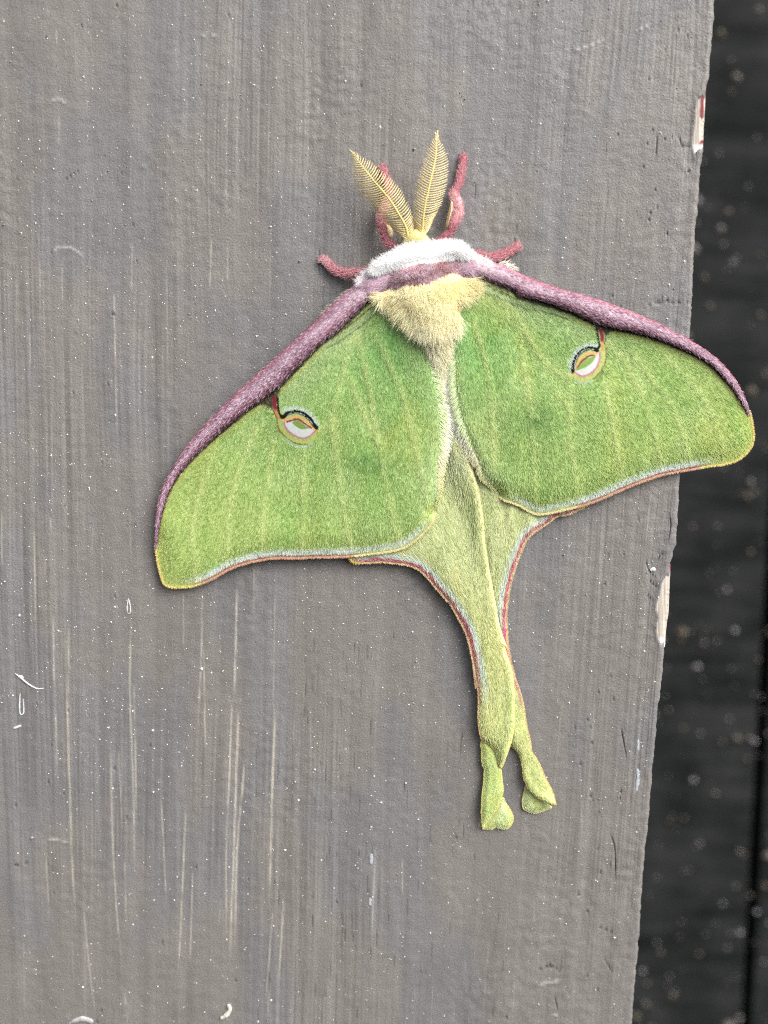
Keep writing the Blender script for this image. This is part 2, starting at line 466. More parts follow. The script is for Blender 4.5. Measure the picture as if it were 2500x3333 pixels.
# bare wood where the paint has flaked off the edge
for CH, nm, hgt in ((CHIP1, 'bare_wood_chip', -0.04), (CHIP2, 'bare_wood_chip', -0.04)):
    lo, hi = CH.min(0), CH.max(0)
    gu, gv = np.meshgrid(np.arange(lo[0] - 2, hi[0] + 3, 2.0), np.arange(lo[1] - 2, hi[1] + 3, 3.0))
    ins = inside(gu, gv, CH)
    n1, n2 = gu.shape
    i, j = np.meshgrid(np.arange(n1 - 1), np.arange(n2 - 1), indexing='ij')
    qq = np.stack([i * n2 + j, (i + 1) * n2 + j, (i + 1) * n2 + j + 1, i * n2 + j + 1], -1).reshape(-1, 4)
    f = ins.ravel()
    keep = f[qq].any(1)
    fu, fv = gu.ravel().copy(), gv.ravel().copy()
    used = np.unique(qq[keep]); out = used[~f[used]]
    _, bu, bv, _ = seg_dist(fu[out], fv[out], np.vstack([CH, CH[:1]]), True)
    fu[out], fv[out] = bu, bv
    ee = edge_u(fv)
    rim = sstep(-16, 4, fu - ee)
    hh = hgt - rim ** 2 * 0.5 + (vnoise(fu / 3.0, fv / 70.0, 81) - .5) * 0.06
    base = np.array([206.0, 196, 184]) + (vnoise(fu / 3.2, fv / 90.0, 82)[:, None] - .5) * np.array([44, 46, 50])
    red = sstep(0.5, 0.62, vnoise(fu / 9.0, fv / 26.0, 83)) * sstep(-18, -8, fu - ee)
    if CH is CHIP2: red *= 1 - sstep(1850, 1910, fv)
    else: red = np.maximum(red, (1 - sstep(300, 325, fv)) * sstep(-22, -14, fu - ee))
    base = base * (1 - red[:, None]) + np.array([140.0, 62, 68]) * red[:, None]
    low = sstep(hi[1] - 40, hi[1] - 25, fv)
    base = base * (1 - low[:, None]) + np.array([236.0, 234, 230]) * low[:, None]
    rm = np.zeros(len(fu), int); rm[used] = np.arange(len(used))
    o = mk(nm, P(fu[used], fv[used], hh[used]), rm[qq[keep]][:, ::1], None, lin(base[used]), MAT_WOOD, board)
    o['label'] = ('short strip of bare cream wood with red flecks' if CH is CHIP1 else 'long strip of bare cream wood on the board edge')

# grit in the paint: thousands of tiny hard grains
ng = 12000
gu0 = g2.uniform(-20, 2230, ng); gv = g2.uniform(-20, 3350, ng)
dens = fbm(gu0 / 160.0, gv / 160.0, 91)
keep = g2.random(ng) < (0.35 + 0.65 * sstep(0.3, 0.65, dens)) * (0.45 + 0.4 * (gv < 2600))
gu0, gv = gu0[keep], gv[keep]
gu = to_u(gu0, gv)
keep = gu < edge_u(gv) - 14
gu, gv = gu[keep], gv[keep]
ng = len(gu)
gr = np.exp(g2.normal(0.25, 0.38, ng)) * 1.2
iu = np.clip(np.searchsorted(rows_v, gv), 0, nR - 1)
ic = np.array([np.searchsorted(U[a], b) for a, b in zip(iu, gu)]).clip(0, nC - 1)
gh = H[iu, ic]
ctr = P(gu, gv, gh)
off = np.array([[1, 0, 0], [0, 0, 1], [-1, 0, 0], [0, 0, -1], [0, -1.0, 0]]) * 5e-5
Vg = (ctr[:, None] + off[None] * gr[:, None, None] * g2.uniform(.7, 1.3, (ng, 5, 1))).reshape(-1, 3)
k = np.arange(ng)[:, None] * 5
tg = np.concatenate([k + np.array(t) for t in ((0, 4, 1), (1, 4, 2), (2, 4, 3), (3, 4, 0))], 0)
gc = np.repeat(g2.choice([0, 1], ng, p=[.62, .38]), 5)
gcol = np.where(gc[:, None] == 0, np.array([[250.0, 248, 244]]), np.array([[150.0, 146, 143]]))  # white grains: the specular glint of the grit is put into their colour
grit = mk('paint_grit', Vg, None, tg, lin(gcol), MAT_CHALK, board, smooth=False)
grit['kind'] = 'stuff'

# dried white drips and flakes stuck in the paint
def drip(pts, w, col=(226, 228, 230), h=0.12, label=None, name='white_drip'):
    p = spline(pts, 26)
    t = np.linspace(0, 1, 26)
    r = w * 0.5 * np.sqrt(np.clip(1 - (2 * t - 1) ** 6, 0.02, 1)) * (0.75 + 0.5 * vnoise(t * 7, t * 0 + w, 95)) * 5e-5
    path = P(p[:, 0], p[:, 1], h * 0.3)
    v, q = tube(path, r, 8, h / (w * 0.05) * 1.4)
    cc = lin(np.array(col) + (vnoise(np.arange(len(v)) * .3, np.zeros(len(v)), 96)[:, None] - .5) * 30)
    o = mk(name, v, q, None, cc, MAT_CHALK, board)
    if label: o['label'] = label
drip(cK((1026, 1338), (1034, 1362), (1018, 1388), (990, 1405)), 17, (232, 228, 214), 0.4, 'curved cream flake stuck to the board below the moth', 'paint_flake')
drip(cK((320, 1420), (370, 1405), (420, 1420)), 20, (196, 195, 195), 0.2)
drip(cL((512, 795), (510, 852)), 13, (186, 190, 196), 0.08)
drip(cL((509, 1030), (506, 1075)), 13, (190, 194, 200), 0.08)
drip(cL((512, 645), (510, 658)), 9, (186, 190, 196), 0.08)
drip(cJ((770, 640), (762, 690), (764, 728)), 5, (214, 216, 216), 0.1)
drip(cJ((770, 640), (781, 690), (780, 728), (764, 732)), 5, (214, 216, 216), 0.1)
drip(cJ((88, 1090), (125, 1118), (170, 1155), (222, 1182), (265, 1180)), 6, (226, 226, 224), 0.15)
drip(cJ((112, 1108), (140, 1122)), 15, (214, 216, 216), 0.12)
drip(cJ((122, 1205), (118, 1240), (118, 1320), (128, 1340), (142, 1320), (138, 1240)), 5, (220, 226, 228), 0.12)
drip(cJ((80, 1422), (105, 1412), (128, 1404)), 9, (232, 230, 226), 0.15)
drip(cJ((110, 742), (124, 746)), 10, (214, 214, 212), 0.1)
drip(cH((722, 155), (724, 245)), 9, (196, 200, 206), 0.06)
drip(cH((718, 372), (722, 440), (712, 545)), 11, (192, 198, 206), 0.06)
drip(cG((478, 790), (500, 780), (512, 795)), 12, (220, 224, 230), 0.1)
drip(cA((1218, 290), (1228, 300)), 7, (226, 226, 222), 0.12)

# ================================================================== SETTING: dark wall behind
WY = -330.0                                                # well behind the board's face
def wall_mat():
    m = bpy.data.materials.new('dark_stained_wood')
    m.use_nodes = True
    nt = m.node_tree
    b = nt.nodes['Principled BSDF']
    tc = nt.nodes.new('ShaderNodeTexCoord')
    mp = nt.nodes.new('ShaderNodeMapping')
    mp.inputs['Scale'].default_value = (16, 16, 110)
    n1 = nt.nodes.new('ShaderNodeTexNoise'); n1.inputs['Scale'].default_value = 1.0; n1.inputs['Detail'].default_value = 4
    n2 = nt.nodes.new('ShaderNodeTexNoise'); n2.inputs['Scale'].default_value = 32.0; n2.inputs['Detail'].default_value = 3
    mx = nt.nodes.new('ShaderNodeMath'); mx.operation = 'MULTIPLY'
    cr = nt.nodes.new('ShaderNodeValToRGB')
    cr.color_ramp.elements[0].position = 0.12; cr.color_ramp.elements[0].color = (0.0035, 0.0045, 0.0046, 1)
    cr.color_ramp.elements[1].position = 0.5; cr.color_ramp.elements[1].color = (0.036, 0.0375, 0.038, 1)
    nt.links.new(tc.outputs['Object'], mp.inputs['Vector'])
    nt.links.new(mp.outputs[0], n1.inputs['Vector'])
    nt.links.new(tc.outputs['Object'], n2.inputs['Vector'])
    nt.links.new(n1.outputs['Fac'], mx.inputs[0]); nt.links.new(n2.outputs['Fac'], mx.inputs[1])
    nt.links.new(mx.outputs[0], cr.inputs['Fac']); nt.links.new(cr.outputs[0], b.inputs['Base Color'])
    bp = nt.nodes.new('ShaderNodeBump'); bp.inputs['Strength'].default_value = 0.6; bp.inputs['Distance'].default_value = 0.001
    nt.links.new(n1.outputs['Fac'], bp.inputs['Height']); nt.links.new(bp.outputs[0], b.inputs['Normal'])
    b.inputs['Roughness'].default_value = 0.85
    b.inputs['Specular IOR Level'].default_value = 0.15
    return m
MAT_WALL = wall_mat()
wall = bpy.data.objects.new('dark_wall', None)
COL.objects.link(wall)
wb = P(2480.0, 2300.0, WY)
wall.location = wb
wall['label'] = 'dark stained plank wall out of focus behind the grey board'
wall['category'] = 'wall'
ga, gb = P(2482.0, 2333.0, WY), P(2428.0, 3333.0, WY)        # the groove between two planks
def gx(z, dx):
    t = (z - ga[2]) / (gb[2] - ga[2])
    return ga[0] + (gb[0] - ga[0]) * t + dx
zt, zb = 0.8, -0.9
def plank(xa, xb):
    """xa(z), xb(z); bevelled long edges"""
    V, Q = [], []
    for z in np.linspace(zb, zt, 40):
        a, b_ = xa(z), xb(z)
        V += [(a, .330 + .018, z), (a, .333, z), (a + .002, .330, z), (b_ - .002, .330, z), (b_, .333, z), (b_, .330 + .018, z)]
    for r in range(39):
        for k in range(5):
            a = r * 6 + k
            Q.append((a, a + 1, a + 7, a + 6))
    return mk('plank', np.array(V), np.array(Q), None, None, MAT_WALL, wall, np.asarray(wb), smooth=False)
plank(lambda z: gx(z, -0.150), lambda z: gx(z, -0.0018))
plank(lambda z: gx(z, 0.0018), lambda z: gx(z, 0.150))
for k in (-4, -3, -2, 1, 2, 3):
    plank(lambda z: gx(z, k * 0.1518 + (.0018 if k > 0 else 0)), lambda z: gx(z, k * 0.1518 + 0.148))
mk('backing_board', np.array([(gx(0, -.65), .345, zb), (gx(0, -.65), .345, zt), (gx(0, .65), .345, zt), (gx(0, .65), .345, zb)]), np.array([[0, 1, 2, 3]]), None, None, MAT_WALL, wall, np.asarray(wb))
# pale dust grains on the wall
nd = 800
du, dv = g2.uniform(1700, 2900, nd), g2.uniform(-300, 3700, nd)
dc = P(du, dv, WY)
dr = np.exp(g2.normal(-0.6, 0.5, nd)) * 0.0019
V8 = (dc[:, None] + off[None] / 5e-5 * dr[:, None, None] * np.array([1, .7, 1])).reshape(-1, 3)
k = np.arange(nd)[:, None] * 5
td = np.concatenate([k + np.array(t) for t in ((0, 4, 1), (1, 4, 2), (2, 4, 3), (3, 4, 0))], 0)
dcol = np.repeat(np.array([118.0, 112, 108]) + g2.normal(0, 1, (nd, 1)) * np.array([16, 18, 24]), 5, 0)
dust = mk('pale_dust', V8, None, td, lin(dcol), MAT_CHALK, wall, np.asarray(wb), smooth=False)
dust['kind'] = 'stuff'

# ================================================================== THE MOTH
moth = bpy.data.objects.new('luna_moth', None)
COL.objects.link(moth)
moth.location = BASE
moth.empty_display_size = 0.02
moth['label'] = 'pale green moth with purple leading edges and long tails resting on grey board'
moth['category'] = 'moth'

# ---------------- body
AX = np.array([(1352, 746, 4.6, 2, 0.1), (1353, 762, 4.4, 24, 1.5), (1356, 790, 4.2, 34, 2.0), (1362, 830, 4.0, 66, 2.6), (1370, 870, 4.4, 100, 3.4), (1383, 930, 4.6, 130, 4.2), (1396, 990, 4.8, 128, 4.3), (1408, 1060, 4.6, 84, 3.7),
               (1420, 1130, 4.2, 52, 2.6), (1434, 1200, 3.4, 34, 2.0), (1456, 1300, 2.4, 28, 1.5), (1484, 1400, 1.6, 24, 1.0), (1510, 1480, 1.2, 18, 0.7), (1530, 1540, 1.0, 8, 0.4)], float)
BODY = spline(AX, 120)
def body_top(u, v):
    _, _, _, t = seg_dist(u, v, BODY, True)
    k = t * 119
    g = lambda cidx: np.interp(k, np.arange(120), BODY[:, cidx])
    dd = np.hypot(u - g(0), v - g(1))
    return g(2) + g(4) * np.sqrt(np.clip(1 - (dd / g(3)) ** 2, 0, 1)) - np.clip(dd / g(3) - 1, 0, 2) * 3.0
pw = P(BODY[:, 0], BODY[:, 1], BODY[:, 2])
bv_, bq_ = tube(pw, BODY[:, 3] * 4.85e-5, 28, BODY[:, 4] / (BODY[:, 3] * 0.0485))
tb = np.repeat(BODY[:, 1], 28)
bc = np.array([236.0, 222, 176]) + np.zeros((len(tb), 3))
def mixc(c0, c1, a): return c0 * (1 - a[:, None]) + np.asarray(c1, float) * a[:, None]
bc = mixc(bc, (238, 215, 140), 1 - sstep(800, 812, tb))
bc = mixc(bc, (250, 246, 238), sstep(800, 812, tb) * (1 - sstep(860, 880, tb)))
bc = mixc(bc, (140, 104, 110), sstep(860, 880, tb) * (1 - sstep(900, 915, tb)))
bc = mixc(bc, (226, 224, 190), sstep(1080, 1200, tb))
body = mk('body', bv_, bq_, None, lin(bc), MAT_HAIR, moth, BASE)
body['label'] = 'furry body with white collar, purple band and cream back'

# ---------------- forewings
LW_BAND_OUT = spline(cA((640, 1010), (500, 1045), (400, 1112), (310, 1195), (180, 1308)) + cB((870, 322), (740, 437), (620, 545), (500, 655), (400, 760), (300, 868), (220, 978), (165, 1075), (125, 1162), (101, 1255), (93, 1350), (93, 1450)), 420)
LW_BAND_IN = spline(cA((745, 1105), (640, 1172), (540, 1232), (470, 1272), (380, 1350)) + cB((1060, 312), (1000, 355), (920, 432), (850, 505), (775, 585), (690, 655), (600, 715), (520, 780), (440, 845), (345, 930), (262, 1015), (205, 1090), (165, 1165), (135, 1245), (116, 1320), (105, 1390), (96, 1460)), 420)
RW_BAND_OUT = spline(cA((1020, 965), (1110, 938), (1180, 942), (1300, 985), (1450, 1048)) + cC((560, 108), (700, 152), (850, 195), (980, 245), (1100, 295), (1200, 345), (1290, 395), (1370, 447), (1430, 500), (1490, 570), (1530, 640), (1560, 710), (1572, 750)), 420)
RW_BAND_IN = spline(cA((960, 1075), (1060, 1080), (1140, 1098), (1230, 1118), (1380, 1172), (1500, 1218)) + cC((420, 168), (510, 190), (600, 218), (690, 252), (760, 285), (820, 310), (900, 332), (980, 345), (1060, 365), (1150, 397), (1230, 428), (1310, 465), (1380, 513), (1440, 572), (1490, 628), (1530, 690), (1560, 742)), 420)
LW_EDGE = spline(cB((93, 1440), (98, 1500), (107, 1555), (128, 1635), (150, 1668), (195, 1680), (250, 1678), (300, 1672), (370, 1648), (430, 1618), (490, 1583), (560, 1557), (640, 1537), (740, 1522), (850, 1523), (950, 1518), (1050, 1516), (1150, 1512), (1250, 1501),
                    (1340, 1489), (1420, 1472), (1480, 1440), (1540, 1388), (1590, 1325), (1612, 1262)), 330)
LW_INNER = spline(cB((1612, 1262), (1632, 1180)) + cS((290, 2150), (325, 1950), (365, 1700), (400, 1400), (400, 1200), (370, 1000), (335, 720), (270, 500), (190, 250)) + [(1400, 1090), (1370, 1030), (1340, 980)], 160)
RW_EDGE = spline(cC((1568, 735), (1581, 790), (1589, 850), (1582, 900), (1552, 945), (1500, 982), (1440, 999), (1370, 1007), (1290, 1022), (1210, 1036), (1130, 1053), (1060, 1077), (980, 1107), (900, 1142), (830, 1172), (760, 1197), (700, 1212), (640, 1226), (575, 1240), (525, 1243), (480, 1225),
                     (440, 1202), (400, 1186), (360, 1172), (322, 1142)), 330)
RW_INNER = spline(cC((322, 1142), (284, 1098)) + cS((905, 2212), (800, 2000), (720, 1870), (660, 1750), (565, 1560), (490, 1400), (430, 1190), (385, 1000), (345, 720), (340, 400)) + [(1448, 1120), (1440, 1060), (1430, 1000)], 160)
LW_POLY = np.vstack([LW_BAND_IN[20:], LW_EDGE, LW_INNER[1:]])
RW_POLY = np.vstack([RW_BAND_IN[20:], RW_EDGE, RW_INNER[1:]])

LV = [cB((1230, 180), (1150, 350), (1100, 560), (1045, 760), (985, 830)), cB((430, 920), (345, 1120), (296, 1350), (305, 1500), (312, 1650)), cB((640, 820), (560, 1000), (492, 1250), (480, 1545)),
      cB((735, 900), (700, 1100), (672, 1300), (668, 1500)), cB((900, 930), (893, 1100), (885, 1490)), cB((1045, 770), (1090, 1130), (1150, 1460)), cB((1190, 320), (1250, 600), (1300, 900), (1345, 1150), (1410, 1430)),
      cB((1290, 320), (1400, 560), (1490, 880), (1565, 1230)), cB((1150, 560), (1200, 700), (1300, 900))]
RV = [cC((300, 150), (420, 255), (500, 400), (590, 520), (690, 562)), cC((880, 400), (960, 500), (1060, 700), (1142, 1000)), cC((1000, 460), (1190, 720), (1285, 1005)), cC((1130, 440), (1320, 640), (1415, 830), (1442, 980)),
      cC((860, 600), (900, 800), (945, 1080)), cC((690, 600), (685, 850), (735, 1160)), cC((450, 420), (500, 780), (520, 1200)), cC((215, 290), (280, 520), (305, 750), (315, 1000)), cC((620, 640), (680, 720), (690, 780))]
LV = [spline(p, 40) for p in LV]
RV = [spline(p, 40) for p in RV]
LB, RBP = np.array([1325.0, 985.0]), np.array([1470.0, 930.0])

def wing_h(u, v, side):
    base = LB if side < 0 else RBP
    r = np.hypot(u - base[0], v - base[1])
    inner = LW_INNER if side < 0 else RW_INNER
    edge = LW_EDGE if side < 0 else RW_EDGE
    di, de = seg_dist(u, v, inner[::4]), seg_dist(u, v, edge[::5])
    h = 1.7 + 5.0 * np.exp(-(r / 680.0) ** 1.7) if side < 0 else 0.7 + 6.6 * (1 - np.minimum(r / 1150.0, 1)) - 0.5 * np.exp(-(r / 120.0) ** 2)
    h = h - 0.9 * np.exp(-(di / 26.0) ** 2) - 0.7 * np.exp(-(de / 45.0) ** 2)
    h = h + (fbm(u / 230.0, v / 260.0, 101 + side, 2) - 0.5) * 0.8
    for vn in (LV if side < 0 else RV):
        dv = seg_dist(u, v, vn[::3])
        h = h + 0.07 * np.exp(-(dv / 12.0) ** 2) - 0.12 * np.exp(-(dv / 50.0) ** 2)
    return h

def paint(col, u, v, pts, w, rgb, soft=3.0, a=1.0, jag=0.0, n=60, seed=0):
    p = spline(pts, n) if len(pts) < 40 else np.asarray(pts)
    lo, hi = p[:, :2].min(0) - w - soft - 4, p[:, :2].max(0) + w + soft + 4
    m = (u > lo[0]) & (u < hi[0]) & (v > lo[1]) & (v < hi[1])
    if not m.any(): return
    dd = seg_dist(u[m], v[m], p)
    if jag:
        dd = dd + (vnoise(u[m] / 3.0, v[m] / 3.0, 200 + seed) - .5) * jag
    al = (1 - sstep(w / 2 - soft / 2, w / 2 + soft / 2, dd)) * a
    col[m] = col[m] * (1 - al[:, None]) + np.asarray(rgb, float) * al[:, None]
def fill(col, u, v, pts, rgb, soft=2.0, a=1.0):
    p = spline(pts, 80, True)
    lo, hi = p[:, :2].min(0) - 8, p[:, :2].max(0) + 8
    m = (u > lo[0]) & (u < hi[0]) & (v > lo[1]) & (v < hi[1])
    if not m.any(): return
    s = np.where(inside(u[m], v[m], p), -1, 1) * seg_dist(u[m], v[m], p)
    al = (1 - sstep(-soft, soft, s)) * a
    col[m] = col[m] * (1 - al[:, None]) + np.asarray(rgb, float) * al[:, None]

def wing_col(u, v, side):
    base = LB if side < 0 else RBP
    band = LW_BAND_IN if side < 0 else RW_BAND_IN
    edge = LW_EDGE if side < 0 else RW_EDGE
    inner = LW_INNER if side < 0 else RW_INNER
    r = np.hypot(u - base[0], v - base[1])
    db = seg_dist(u, v, band[::5])
    di, _, _, ti = seg_dist(u, v, inner[::4], True)
    fi = sstep(0.0, 0.42, ti)
    de, _, _, te = seg_dist(u, v, edge[::3], True)
    c = np.array([166.0, 200, 116]) + np.zeros((len(u), 3))
    ang = np.arctan2(v - base[1], (u - base[0]) * side)
    c = mixc(c, (146, 214, 120), np.exp(-((r - 90) / 210.0) ** 2) * sstep(40, 130, db) * 0.95)
    c = mixc(c, (182, 204, 116), sstep(560, 980, r) * 0.8)
    c = mixc(c, (182, 208, 148), np.exp(-(db / 90.0) ** 2) * (1 - sstep(450, 650, r)) * 0.75)
    c = mixc(c, (188, 216, 140), sstep(0.5, 0.75, fbm(u / 110.0, v / 160.0, 111)) * 0.5)
    c = mixc(c, (146, 190, 98), sstep(0.55, 0.78, fbm(u / 90.0, v / 130.0, 115)) * 0.45)
    c = mixc(c, (192, 206, 110), sstep(0.55, 0.75, fbm(u / 150.0, v / 220.0, 118)) * 0.45)
    for k, vn in enumerate(LV if side < 0 else RV):
        dv = seg_dist(u, v, vn[::3])
        c = mixc(c, (206, 220, 142), (np.exp(-(dv / 6.0) ** 2) * 0.42 + np.exp(-(dv / 22.0) ** 2) * 0.3) * (0.45 + 0.8 * vnoise(u / 60.0, v / 60.0, 300 + k)))
    # smudges where the hindwing spots show through
    sx, sy = cB((1235, 1010))[0] if side < 0 else cC((515, 775))[0]
    c = mixc(c, (92, 138, 72), np.exp(-(((u - sx) / 60) ** 2 + ((v - sy) / 48) ** 2)) * 0.55 * (0.4 + vnoise(u / 16.0, v / 16.0, 121)))
    # fine speckle
    sp = vnoise(u / 3.4, v / 4.6, 131) * 0.6 + vnoise(u / 7.0, v / 9.0, 132) * 0.4 - 0.5
    c = c + sp[:, None] * np.array([74, 64, 62])
    # bases of the long cream hairs on the inner edge
    c = mixc(c, (208, 228, 172), np.exp(-(di / 60.0) ** 2) * 0.6)
    c = mixc(c, (238, 236, 208), (1 - sstep(16, 28, di)) * fi)
    # yellow line under the leading band, dark line against it
    c = mixc(c, (190, 198, 112), np.exp(-((db - 13) / 8.0) ** 2) * 0.8)
    c = mixc(c, (64, 58, 44), (1 - sstep(3, 9, db + (vnoise(u / 3.0, v / 3.0, 133) - .5) * 5)))
    # outer margin
    jag = (vnoise(u / 3.0, v / 3.0, 137) - .5) * 4
    t1 = 0.235 if side < 0 else 0.30                           # yellow tip ends, red line starts
    t2 = 0.70 if side < 0 else 0.715                           # red line ends, tan corner starts
    wred = sstep(t1 - .05, t1 + .03, te) * (1 - sstep(t2 - .03, t2 + .05, te))
    wwh = sstep(t1 - .09, t1 + .05, te)
    dj = de + jag
    endf = 1 - sstep(.86, .99, te) * .9
    c = mixc(c, (190, 204, 112), np.exp(-((de - 20) / 18) ** 2) * (1 - wred) * .7)
    c = mixc(c, (234, 246, 242), sstep(7, 11, dj) * (1 - sstep(20, 40, dj)) * wwh * (0.95 - 0.15 * (te > t2)) * (1 - sstep(.9, 1.0, te)))
    c = mixc(c, np.where((te > .5)[:, None], np.array([232.0, 220, 166]), np.array([228.0, 206, 118])), (1 - sstep(1, 10, dj)) * (1 - wred * .9) * endf)
    c = mixc(c, (172, 92, 102), sstep(2, 5, dj) * (1 - sstep(8, 12, dj)) * wred * (.6 + .4 * vnoise(u / 30.0, v / 30.0, 138)))
    c = mixc(c, (216, 182, 146), (1 - sstep(2, 5, dj)) * wred)
    # thin second line inside the band near the root
    ln = cB((1300, 128), (1230, 190), (1140, 262), (1060, 318), (1000, 352)) if side < 0 else cC((235, 98), (320, 135), (420, 180), (520, 208), (600, 228), (680, 255))
    lnp = spline(ln, 60)
    paint(c, u, v, lnp + (np.array([8, 14]) if side < 0 else np.array([-2, 9])), 17, (176, 200, 146), 5, 0.8)
    paint(c, u, v, lnp, 4.5, (70, 70, 50), 3, 0.85, 3)
    paint(c, u, v, lnp + (np.array([13, 20]) if side < 0 else np.array([-4, 19])), 4.5, (84, 92, 52), 3, 0.8, 4)
    if side < 0: eye_left(c, u, v)
    else: eye_right(c, u, v)
    gr_ = vnoise(u / 2.6, v / 3.4, 139) - .5
    return c + gr_[:, None] * np.array([22, 20, 20])

def eye_left(c, u, v):
    X = cM
    fill(c, u, v, X((230, 530), (330, 400), (430, 300), (640, 80), (560, 260), (505, 400), (500, 500), (440, 560), (380, 600), (300, 560)), (66, 58, 44), 4, .9)
    paint(c, u, v, X((610, 640), (740, 610), (900, 640), (1010, 720), (1100, 850)), 18, (206, 224, 216), 12, .85)
    paint(c, u, v, X((470, 640), (500, 800), (560, 950), (690, 1070), (840, 1135), (980, 1120), (1090, 1010), (1110, 920)), 13, (196, 200, 112), 8, .75)
    paint(c, u, v, X((480, 690), (490, 860), (545, 985), (690, 1110), (830, 1168), (960, 1165)), 3.6, (112, 92, 60), 3, .75, 4)
    paint(c, u, v, X((620, 1080), (760, 1190), (920, 1200), (1030, 1150)), 9, (190, 212, 190), 7, .6)
    fill(c, u, v, X((590, 800), (610, 900), (700, 1000), (850, 1070), (970, 1050), (1075, 955), (1000, 880), (860, 800), (740, 780)), (222, 228, 230), 3.0, .92)
    paint(c, u, v, X((590, 800), (610, 900), (700, 1000), (850, 1072), (970, 1050), (1078, 955)), 6, (206, 128, 140), 4, .95, 2)
    paint(c, u, v, X((590, 800), (680, 760), (800, 742), (900, 775), (970, 840), (1060, 930)), 10, (228, 186, 118), 4, .9, 4)
    paint(c, u, v, X((640, 820), (720, 795), (800, 782), (870, 815), (940, 870), (1010, 915)), 6, (146, 62, 52), 3, .95, 3)
    fill(c, u, v, X((715, 830), (790, 797), (850, 820), (920, 880), (1000, 912), (930, 928), (850, 932), (775, 890)), (136, 164, 84), 1.2)
    paint(c, u, v, X((545, 745), (590, 735), (640, 692), (760, 665), (880, 692), (985, 775), (1045, 855), (1090, 910)), 12.5, (18, 16, 18), 3, 1, 3)
    paint(c, u, v, X((640, 705), (760, 682), (880, 705), (980, 790), (1030, 860)), 2.6, (206, 208, 216), 2, .85, 4)
    paint(c, u, v, X((445, 440), (440, 530), (465, 640)), 13, (140, 48, 62), 4, 1, 3)
    paint(c, u, v, X((460, 650), (480, 700), (520, 770)), 9, (214, 158, 92), 4, .9, 2)
    paint(c, u, v, X((492, 430), (500, 560), (520, 690), (575, 755)), 6, (34, 24, 24), 3, 1, 3)
    paint(c, u, v, X((385, 560), (430, 660), (480, 760)), 3, (84, 44, 40), 2, .8, 2)
def eye_right(c, u, v):
    X = cN
    fill(c, u, v, X((560, -40), (860, 150), (905, 240), (960, 300), (1060, 300), (1140, 420), (1230, 330), (1330, 270), (1150, 120), (800, 0)), (66, 58, 50), 4, .9)
    paint(c, u, v, X((350, 1130), (390, 950), (470, 785), (610, 660), (800, 610), (950, 600)), 17, (210, 230, 222), 11, .85)
    paint(c, u, v, X((1080, 560), (1105, 720), (1090, 920), (1030, 1110), (900, 1270), (700, 1365), (520, 1340), (400, 1240)), 13, (204, 206, 120), 8, .75)
    paint(c, u, v, X((1120, 470), (1120, 600), (1150, 800), (1125, 1000), (1010, 1210), (860, 1365)), 3.6, (110, 86, 58), 3, .75, 4)
    paint(c, u, v, X((480, 1390), (640, 1440), (800, 1410)), 10, (198, 216, 196), 7, .6)
    fill(c, u, v, X((1010, 780), (1005, 940), (925, 1115), (800, 1225), (650, 1280), (480, 1210), (560, 1080), (760, 900), (900, 820)), (232, 236, 238), 3.0, .92)
    paint(c, u, v, X((1015, 770), (1008, 930), (930, 1120), (785, 1245), (630, 1290), (475, 1215)), 6.5, (214, 140, 156), 4, .95, 2)
    paint(c, u, v, X((495, 1150), (530, 1010), (610, 890), (730, 810), (860, 795), (940, 800)), 10, (230, 190, 122), 4, .9, 4)
    paint(c, u, v, X((530, 1120), (600, 1000), (690, 910), (790, 855), (890, 840)), 5.5, (150, 72, 56), 3, .95, 3)
    fill(c, u, v, X((500, 1165), (600, 1045), (720, 925), (820, 880), (925, 850), (870, 960), (800, 1035), (690, 1105)), (146, 180, 96), 1.2)
    paint(c, u, v, X((425, 1180), (440, 1060), (485, 920), (565, 795), (680, 715), (800, 688), (900, 705), (955, 730)), 12.5, (18, 16, 18), 3, 1, 3)
    paint(c, u, v, X((465, 1130), (480, 1010), (520, 880), (640, 750), (760, 705), (880, 715)), 2.8, (214, 214, 222), 2, .85, 4)
    paint(c, u, v, X((1020, 270), (1055, 400), (1065, 530)), 12, (146, 50, 66), 4, 1, 3)
    paint(c, u, v, X((1062, 560), (1075, 640), (1070, 720)), 9, (218, 166, 104), 4, .9, 2)
    paint(c, u, v, X((930, 270), (965, 420), (985, 540), (1005, 630), (960, 700)), 7.5, (34, 24, 24), 3, 1, 3)
    paint(c, u, v, X((1130, 400), (1135, 500), (1105, 590)), 3, (84, 44, 40), 2, .8, 2)

def poly_grid(poly, sp):
    lo, hi = poly[:, :2].min(0), poly[:, :2].max(0)
    gu, gv = np.meshgrid(np.arange(lo[0] - sp, hi[0] + 2 * sp, sp), np.arange(lo[1] - sp, hi[1] + 2 * sp, sp))
    n1, n2 = gu.shape
    fu, fv = gu.ravel().copy(), gv.ravel().copy()
    f = inside(fu, fv, poly)
    i, j = np.meshgrid(np.arange(n1 - 1), np.arange(n2 - 1), indexing='ij')
    q = np.stack([i * n2 + j, (i + 1) * n2 + j, (i + 1) * n2 + j + 1, i * n2 + j + 1], -1).reshape(-1, 4)
    q = q[f[q].any(1)]
    used = np.unique(q)
    out = used[~f[used]]
    _, bu, bv, _ = seg_dist(fu[out], fv[out], np.vstack([poly, poly[:1]]), True)
    fu[out], fv[out] = bu, bv
    rm = np.zeros(len(fu), int); rm[used] = np.arange(len(used))
    return fu[used], fv[used], rm[q]

def solid(o, t=0.00012):
    md = o.modifiers.new('thickness', 'SOLIDIFY')
    md.thickness = t
    md.offset = -1.0

